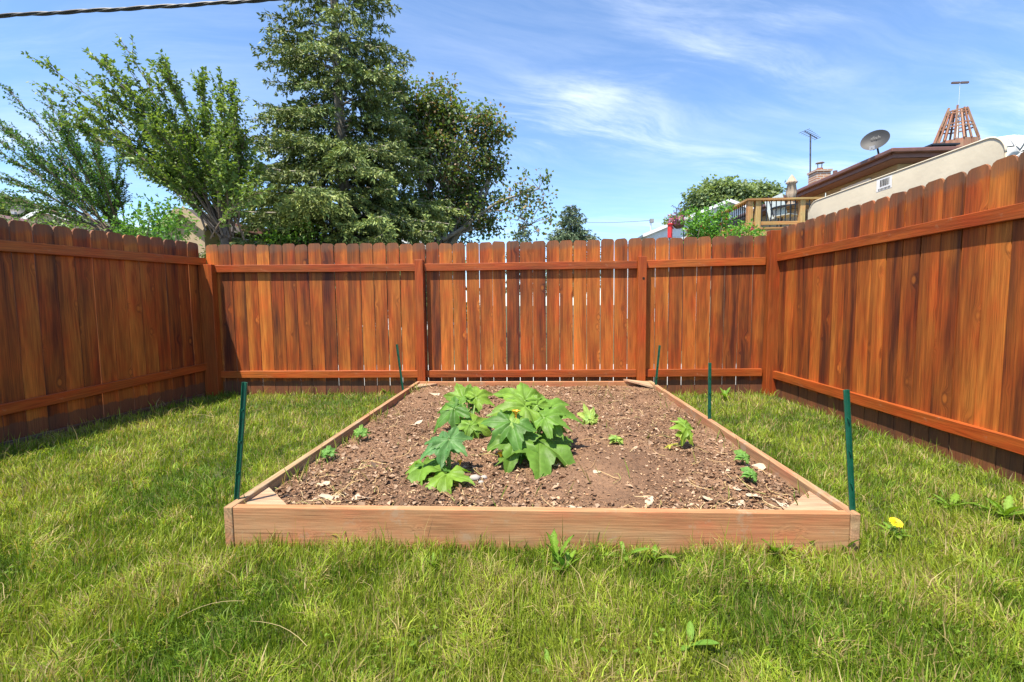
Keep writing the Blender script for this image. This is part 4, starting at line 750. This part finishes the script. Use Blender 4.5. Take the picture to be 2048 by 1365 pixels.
pt = at(1914, 169, YT); po = thing('aerial_pole', (cxT+.05, YT-Rb*.6, rz), 'thin pale pole with a short dark crossbar above the lantern frame', 'antenna'); MB().tube([(pt.x, YT-.1, rz-.1), (pt.x, YT-.1, tm+.9)], .025, 6).build('lower_pole', white, po); MB().tube([(pt.x, YT-.1, tm+.9), (pt.x, YT-.1, pt.z)], .005, 5).build('upper_pole', plain('pale_steel', (.6, .62, .65), .4), po)
for s in (-1, 1): MB().bar((pt.x+s*.02, YT-.1, pt.z), (pt.x+s*.24, YT-.1, pt.z), .05, .05).build('crossbar', plain('bar_dark', (.12, .08, .07), .6), po)
# ---------------------------------------------------------------- deck
YD = 12.; dw = wood('deck_wood', (.3, .17, .06), (.46, .28, .1), (.56, .36, .15), 0, .3); dwz = wood('deck_wood_z', (.3, .17, .06), (.46, .28, .1), (.56, .36, .15), 2, .3); blk = plain('black_metal', (.012, .012, .014), .4)
d0 = at(1500, 400, YD); d1 = at(1700, 400, YD); zt = d0.z; zf_ = at(1500, 457, YD).z; X0, X1 = d0.x, min(d1.x+.6, wallx-.1); Y1_ = YD+4.6; Lx = at(1447, 425, 14.4)
dk = thing('wooden_deck', ((X0+X1)/2, YD+2, 0), 'raised timber deck with black balusters against the brown-eaved house', 'deck')
MB().box(X0-.1, X1, YD-.1, Y1_, zf_-.22, zf_-.04).build('rim_joist', dw, dk)
for k in range(33): MB().box(X0-.12, X1, YD-.12+k*.145, YD-.12+k*.145+.14, zf_-.036, zf_).build('deck_plank', dw, dk)
posts = [X0, X0+.19]+[at(x, 430, YD).x for x in (1603,)]+[X1-.05]
for x in posts: MB().box(x-.06, x+.06, YD-.05, YD+.07, zf_-.3, zt-.03).build('rail_post', dwz, dk)
for y in (YD+1.5, YD+3., Y1_-.06): MB().box(X0-.06, X0+.06, y-.06, y+.06, zf_-.3, zt-.03).build('rail_post', dwz, dk)
MB().box(X0-.1, X1, YD-.1, YD+.1, zt-.03, zt+.015).build('top_rail', dw, dk); MB().box(X0-.1, X0+.1, YD+.101, Y1_, zt-.03, zt+.014).build('top_rail', dw, dk)
MB().box(X0+.061, X1, YD-.01, YD+.03, zf_+.08, zf_+.16).build('bottom_rail', dw, dk); MB().box(X0-.02, X0+.02, YD+.071, Y1_, zf_+.08, zf_+.16).build('bottom_rail', dw, dk)
x = X0+.3
while x < X1-.08: MB().box(x-.009, x+.009, YD, YD+.018, zf_+.161, zt-.031).build('baluster', blk, dk); x += .115
y = YD+.18
while y < Y1_: MB().box(X0-.009, X0+.009, y-.009, y+.009, zf_+.161, zt-.031).build('baluster', blk, dk); y += .115
for x in (X0, (X0+X1)/2, X1-.1):
    for y in (YD+.05, Y1_-.1): MB().box(x-.075, x+.075, y-.075, y+.075, 0, zf_-.221).build('support_post', dwz, dk)
# stairs running down from the deck towards the fence
st = thing('deck_stairs', (X0-.5, YD+3, 0), 'wooden stair stringers dropping from the deck beside the rose bush', 'stairs')
for y in (YD+2.9, YD+3.9): MB().bar((X0-.12, y, zf_-.15), (X0-2.4, y, .2), .05, .26).build('stringer', dw, st)
for k in range(10): t = (k+.5)/10; MB().box(X0-.12-2.28*t-.13, X0-.12-2.28*t+.13, YD+2.86, YD+3.94, zf_-.02-(zf_-.2)*t-.04, zf_-.02-(zf_-.2)*t).build('tread', dw, st)
um = at(1582, 400, YD+1.); ut = at(1582, 353, YD+1.).z; ub = thing('patio_umbrella', (um.x, YD+1., zf_), 'closed beige patio umbrella standing on the deck', 'umbrella'); fab = plain('beige_canvas', (.42, .33, .24), .85, 0, .12, 9.)
MB().tube([(um.x, YD+1., zf_), (um.x, YD+1., ut)], .022, 8).build('pole', plain('pole_brown', (.2, .13, .09), .5), ub); V = []; F = []; n_ = 24; H_ = ut-um.z+.25
for j, (f, r_) in enumerate(((0, .01), (.08, .05), (.2, .1), (.25, .13), (.28, .085), (.55, .115), (.75, .085), (.8, .06), (1., .14))):
    for i in range(n_): a = 2*math.pi*i/n_; rr = r_*(1+.22*math.cos(8*a)); V.append((um.x+rr*math.cos(a), YD+1.+rr*math.sin(a), ut+.04-H_*f))
    if j: F += [((j-1)*n_+i, (j-1)*n_+(i+1) % n_, j*n_+(i+1) % n_, j*n_+i) for i in range(n_)]
MB().add(V, F).build('canopy', fab, ub, smooth=True); MB().tube([(um.x, YD+1., zf_), (um.x, YD+1., zf_+.08)], [.24, .2], 16).build('base', blk, ub)
def chair(cx, cy, rz_, label):
    t = thing('patio_chair', (cx, cy, zf_), label, 'chair', 'chairs on the deck'); t.rotation_euler = (0, 0, rz_); lt = plain('chair_mesh', (.45, .52, .52), .7, 0, .1, 20.)
    for sx in (-1, 1): obj('side_frame', MB().tube([(sx*.27, -.25, 0), (sx*.27, -.25, .62), (sx*.27, .22, .64), (sx*.27, .3, .0)], .014, 6).tube([(sx*.25, .2, .42), (sx*.25, .36, .98)], .014, 6).mesh('side_frame', blk), None, t, (0, 0, 0))
    obj('seat', MB().box(-.25, .25, -.24, .22, .41, .43).mesh('seat', lt), None, t, (0, 0, 0)); obj('backrest', MB().bar((0, .21, .44), (0, .36, .98), .48, .014, (1, 0, 0)).mesh('backrest', lt), None, t, (0, 0, 0)); return t
cp_ = at(1570, 440, YD+1.); chair(cp_.x-.1, YD+.75, .6, 'black framed patio chair between the umbrella and the rose bush side'); chair(cp_.x+.95, YD+.85, -.5, 'black framed patio chair between the umbrella and the house wall')
tb_ = thing('patio_table', (um.x, YD+1., zf_), 'round dark patio table around the umbrella pole', 'table'); MB().tube([(um.x, YD+1., zf_+.66), (um.x, YD+1., zf_+.69)], .5, 24).build('table_top', blk, tb_)
for k in range(4): a = k*math.pi/2+.5; MB().tube([(um.x+.42*math.cos(a), YD+1.+.42*math.sin(a), zf_), (um.x+.3*math.cos(a), YD+1.+.3*math.sin(a), zf_+.66)], .016, 6).build('leg', blk, tb_)
# rose bush, hanging basket, feeder
RP = [(.1, .26, .03), (.15, .33, .04), (.07, .19, .03)]
shrub([(1392, 455), (1402, 442), (1418, 434), (1436, 442), (1425, 460), (1445, 465), (1400, 470), (1412, 470), (1385, 438), (1450, 424), (1390, 468), (1438, 472)], 9.3, 'bright green rose bush in front of the deck', RP, 90, .1, .065, 'rose_bush', 'bush', (.55, .12, .14))
shrub([(1468, 470), (1490, 465), (1505, 470), (1480, 460), (1515, 472)], 9., 'low flowering bush with pink blooms below the deck corner', RP, 60, .09, .06, 'rose_bush', 'bush', (.7, .13, .22))
YH = 11.; hb = at(1357, 445, YH); hk = thing('shepherd_hook', (hb.x+.12, YH, 0), 'slender black hook pole holding the flower basket', 'hook'); MB().tube([(hb.x+.12, YH, 0), (hb.x+.12, YH, hb.z+.4), (hb.x+.06, YH, hb.z+.47), (hb.x, YH, hb.z+.4)], .011, 6).build('pole', blk, hk)
hba = thing('hanging_basket', (hb.x, YH, hb.z-.1), 'hanging basket of pink and purple flowers beside the rose bush', 'flower basket'); MB().tube([(hb.x, YH, hb.z-.14), (hb.x, YH, hb.z-.08), (hb.x, YH, hb.z+.02)], [.06, .12, .15], 14).build('bowl', plain('basket', (.12, .07, .04), .9), hba)
wr = MB()
for k in range(3): wr.tube([(hb.x+.14*math.cos(k*2.1), YH+.14*math.sin(k*2.1), hb.z+.02), (hb.x, YH, hb.z+.41)], .004, 4)
wr.build('hanger', blk, hba); P = np.array([hb.x, YH, hb.z+.05])+rng.normal(0, 1, (260, 3))*[.1, .1, .08]; V, T_, c_ = leaves_on(P, unit(260), 1, .05, .8, [(.45, .12, .3), (.3, .08, .28), (.1, .2, .04), (.6, .25, .4)], .8, .3); V -= np.array([hb.x, YH, hb.z-.1]); obj('flowers', npmesh('flowers', V, T_, c_, lm), None, hba, (0, 0, 0))['kind'] = 'stuff'
rf = at(1340, 462, YH); fe = thing('bird_feeder', (rf.x, YH, 0), 'red tube feeder on a pole beside the hanging basket', 'bird feeder'); rdm = plain('red_plastic', (.6, .03, .03), .4); MB().tube([(rf.x, YH, rf.z-.16), (rf.x, YH, rf.z+.14)], .055, 12).build('tube', rdm, fe); MB().tube([(rf.x, YH, rf.z+.141), (rf.x, YH, rf.z+.18)], [.08, .02], 12).build('cap', rdm, fe); MB().tube([(rf.x, YH, 0), (rf.x, YH, rf.z-.161)], .012, 6).build('pole', blk, fe)
# antenna on the white house, far wire and its pole
wa = at(1353, 432, 31.); ta = thing('roof_antenna', (wa.x, 31., wa.z-.9), 'small comb-like aerial on the white house roof', 'antenna'); m = MB(); q = at(1353, 416, 31.); m.tube([(wa.x, 31., wa.z-1.2), (q.x, 31., q.z)], .03, 5); m.build('mast', am, ta); m = MB(); m.tube([(q.x-.3, 31., q.z+.15), (q.x+.32, 31., q.z-.2)], .02, 5)
for k in range(5): m.tube([(q.x-.28+.14*k, 30.75, q.z+.13-.08*k), (q.x-.28+.14*k, 31.25, q.z+.13-.08*k)], .015, 4)
m.build('boom', am, ta)
up_ = at(1302, 440, 40.); pw = thing('utility_pole', (up_.x, 40., 0), 'thin grey utility pole with a small box beside the white house', 'pole'); MB().tube([(up_.x, 40., 0), (up_.x, 40., up_.z)], [.09, .06], 8).build('shaft', plain('pole_grey', (.5, .52, .54), .8), pw); MB().box(up_.x-.1, up_.x+.2, 39.8, 40.1, up_.z-.25, up_.z+.05).build('box', plain('pole_box', (.2, .2, .2), .6), pw)
wl = at(1000, 424, 60.); pts = [Vector((up_.x, 40., up_.z-.05)).lerp(wl, t)-Vector((0, 0, 1.3*4*t*(1-t)*.5)) for t in np.linspace(0, 1, 14)]; tag(MB().tube(pts, .02, 5).build('overhead_wire', plain('wire', (.1, .1, .1), .6)), 'thin distant wire sagging from the utility pole to the trees', 'wire')
# thick twisted service cable overhead
ca, cb = at(-700, 62, 6.), at(760, -16, 7.2); cm = plain('cable_black', (.02, .02, .022), .5); cr = thing('overhead_cable', ca, 'thick black twisted service cable crossing above the elms', 'cable')
for s in range(3):
    P = []
    for i in range(160): t = i/159; p = ca.lerp(cb, t); a = t*70+s*2.094; P.append(p+Vector((.2*math.cos(a)*.07, math.sin(a)*.014, math.cos(a)*.014-.2*4*t*(1-t)*.25)))
    MB().tube(P, .016 if s else .008, 6).build('conductor', cm if s else plain('bare_wire', (.12, .12, .12), .5, .3), cr)
# ---------------------------------------------------------------- mattress standing behind the right fence
nR = (RN-BR).normalized(); nside = Vector((-nR.y, nR.x, 0)); nside = nside if nside.x > 0 else -nside
PX = BR+nside*.12; e0 = onplane(1617, 430, PX, nside); e1 = onplane(2012, 300, PX, nside); zt0 = onplane(1720, 371, PX, nside).z; zt1 = onplane(1960, 282, PX, nside).z
s0, s1 = (e0-PX).dot(nR), (e1-PX).dot(nR); Lm = s1-s0; zt_ = (zt0+zt1)/2; th = .26; mo = PX+nR*s0; mo.z = 0
mt = thing('mattress', mo, 'cream mattress standing on edge behind the sunlit fence', 'mattress'); crm = plain('cream_fabric', (.56, .5, .38), .9, 0, .06, 4., .15)
qm, nt, b = newmat('quilted_white'); vq = nd(nt, 'TexVoronoi', {'feature': 'DISTANCE_TO_EDGE'}, Vector=nd(nt, 'TexCoord').outputs['Object'], Scale=11.).outputs[0]; b.inputs['Base Color'].default_value = (.72, .71, .68, 1); b.inputs['Roughness'].default_value = .8; nt.links.new(nd(nt, 'Bump', Strength=.9, Distance=.03, Height=mrange(nt, vq, 0., .12)).outputs[0], b.inputs['Normal'])
def rrect(L, z0, z1, r, n=8):
    P = []
    for cx_, cz_, a0 in ((L-r, z1-r, 0), (r, z1-r, 90), (r, z0+r, 180), (L-r, z0+r, 270)):
        for i in range(n+1): a = math.radians(a0+90*i/n); P.append((cx_+r*math.cos(a), cz_+r*math.sin(a)))
    return P
bz0 = max(0.02, zt_-1.95); PR = rrect(Lm, bz0, zt_, .13); n_ = len(PR); xf = lambda x, z, d_: nR*x+nside*d_+Vector((0, 0, z))
wob = lambda x, z: .012*math.sin(x*5+z*3)+.008*math.sin(x*11-z*7)
# front cover as a grid fan
V = []; F = []; rings = 7
for j in range(rings):
    f = j/(rings-1)
    for x, z in PR: xx_, zz_ = Lm/2+(x-Lm/2)*f, (bz0+zt_)/2+(z-(bz0+zt_)/2)*f; V.append(xf(xx_, zz_, -.03*(1-f**6)+wob(xx_, zz_)*(1-f)))
    if j: F += [((j-1)*n_+i, j*n_+i, j*n_+(i+1) % n_, (j-1)*n_+(i+1) % n_) for i in range(n_)]
obj('cover', MB().add(V, F).mesh('cover', crm, True), None, mt, (0, 0, 0))
V = []; F = []
for d_ in (.002, th*.5, th): V += [xf(x+(x-Lm/2)*(.012 if d_ == th*.5 else 0), z+(.012 if d_ == th*.5 and z > 1 else 0), d_) for x, z in PR]
for j in (1, 2): F += [((j-1)*n_+i, j*n_+i, j*n_+(i+1) % n_, (j-1)*n_+(i+1) % n_) for i in range(n_)]
F.append(tuple(range(2*n_, 3*n_))); obj('border', MB().add(V, F).mesh('border', qm, True), None, mt, (0, 0, 0))
obj('piping', MB().tube([xf(x, z, 0) for x, z in PR]+[xf(*PR[0], 0)], .007, 6).mesh('piping', crm, True), None, mt, (0, 0, 0))
fz_ = abs(onplane(1762, 369, PX, nside).z-(bz0+zt_)/2)/((zt_-bz0)/2); LO = -.03*(1-fz_**6)-.006; lc = onplane(1762, 369, PX-nside*.03, nside); ls = (lc-PX).dot(nR)-s0; lb_ = obj('care_label', MB().add([xf(ls-.07, lc.z-.05, LO), xf(ls+.1, lc.z-.05, LO), xf(ls+.1, lc.z+.05, LO), xf(ls-.07, lc.z+.05, LO)], [(0, 1, 2, 3)]).mesh('care_label', white), None, mt, (0, 0, 0))
m = MB(); x = ls-.03
while x < ls+.07:
    w_ = random.choice((.004, .007, .011)); m.add([xf(x, lc.z-.015, LO-.0015), xf(x+w_, lc.z-.015, LO-.0015), xf(x+w_, lc.z+.04, LO-.0015), xf(x, lc.z+.04, LO-.0015)], [(0, 1, 2, 3)]); x += w_+random.choice((.004, .006))
for k in range(9): x = ls-.045+k*.015; m.add([xf(x, lc.z-.045, LO-.0015), xf(x+.009, lc.z-.045, LO-.0015), xf(x+.009, lc.z-.03, LO-.0015), xf(x, lc.z-.03, LO-.0015)], [(0, 1, 2, 3)])
obj('barcode', m.mesh('barcode', blk), None, lb_, (0, 0, 0))
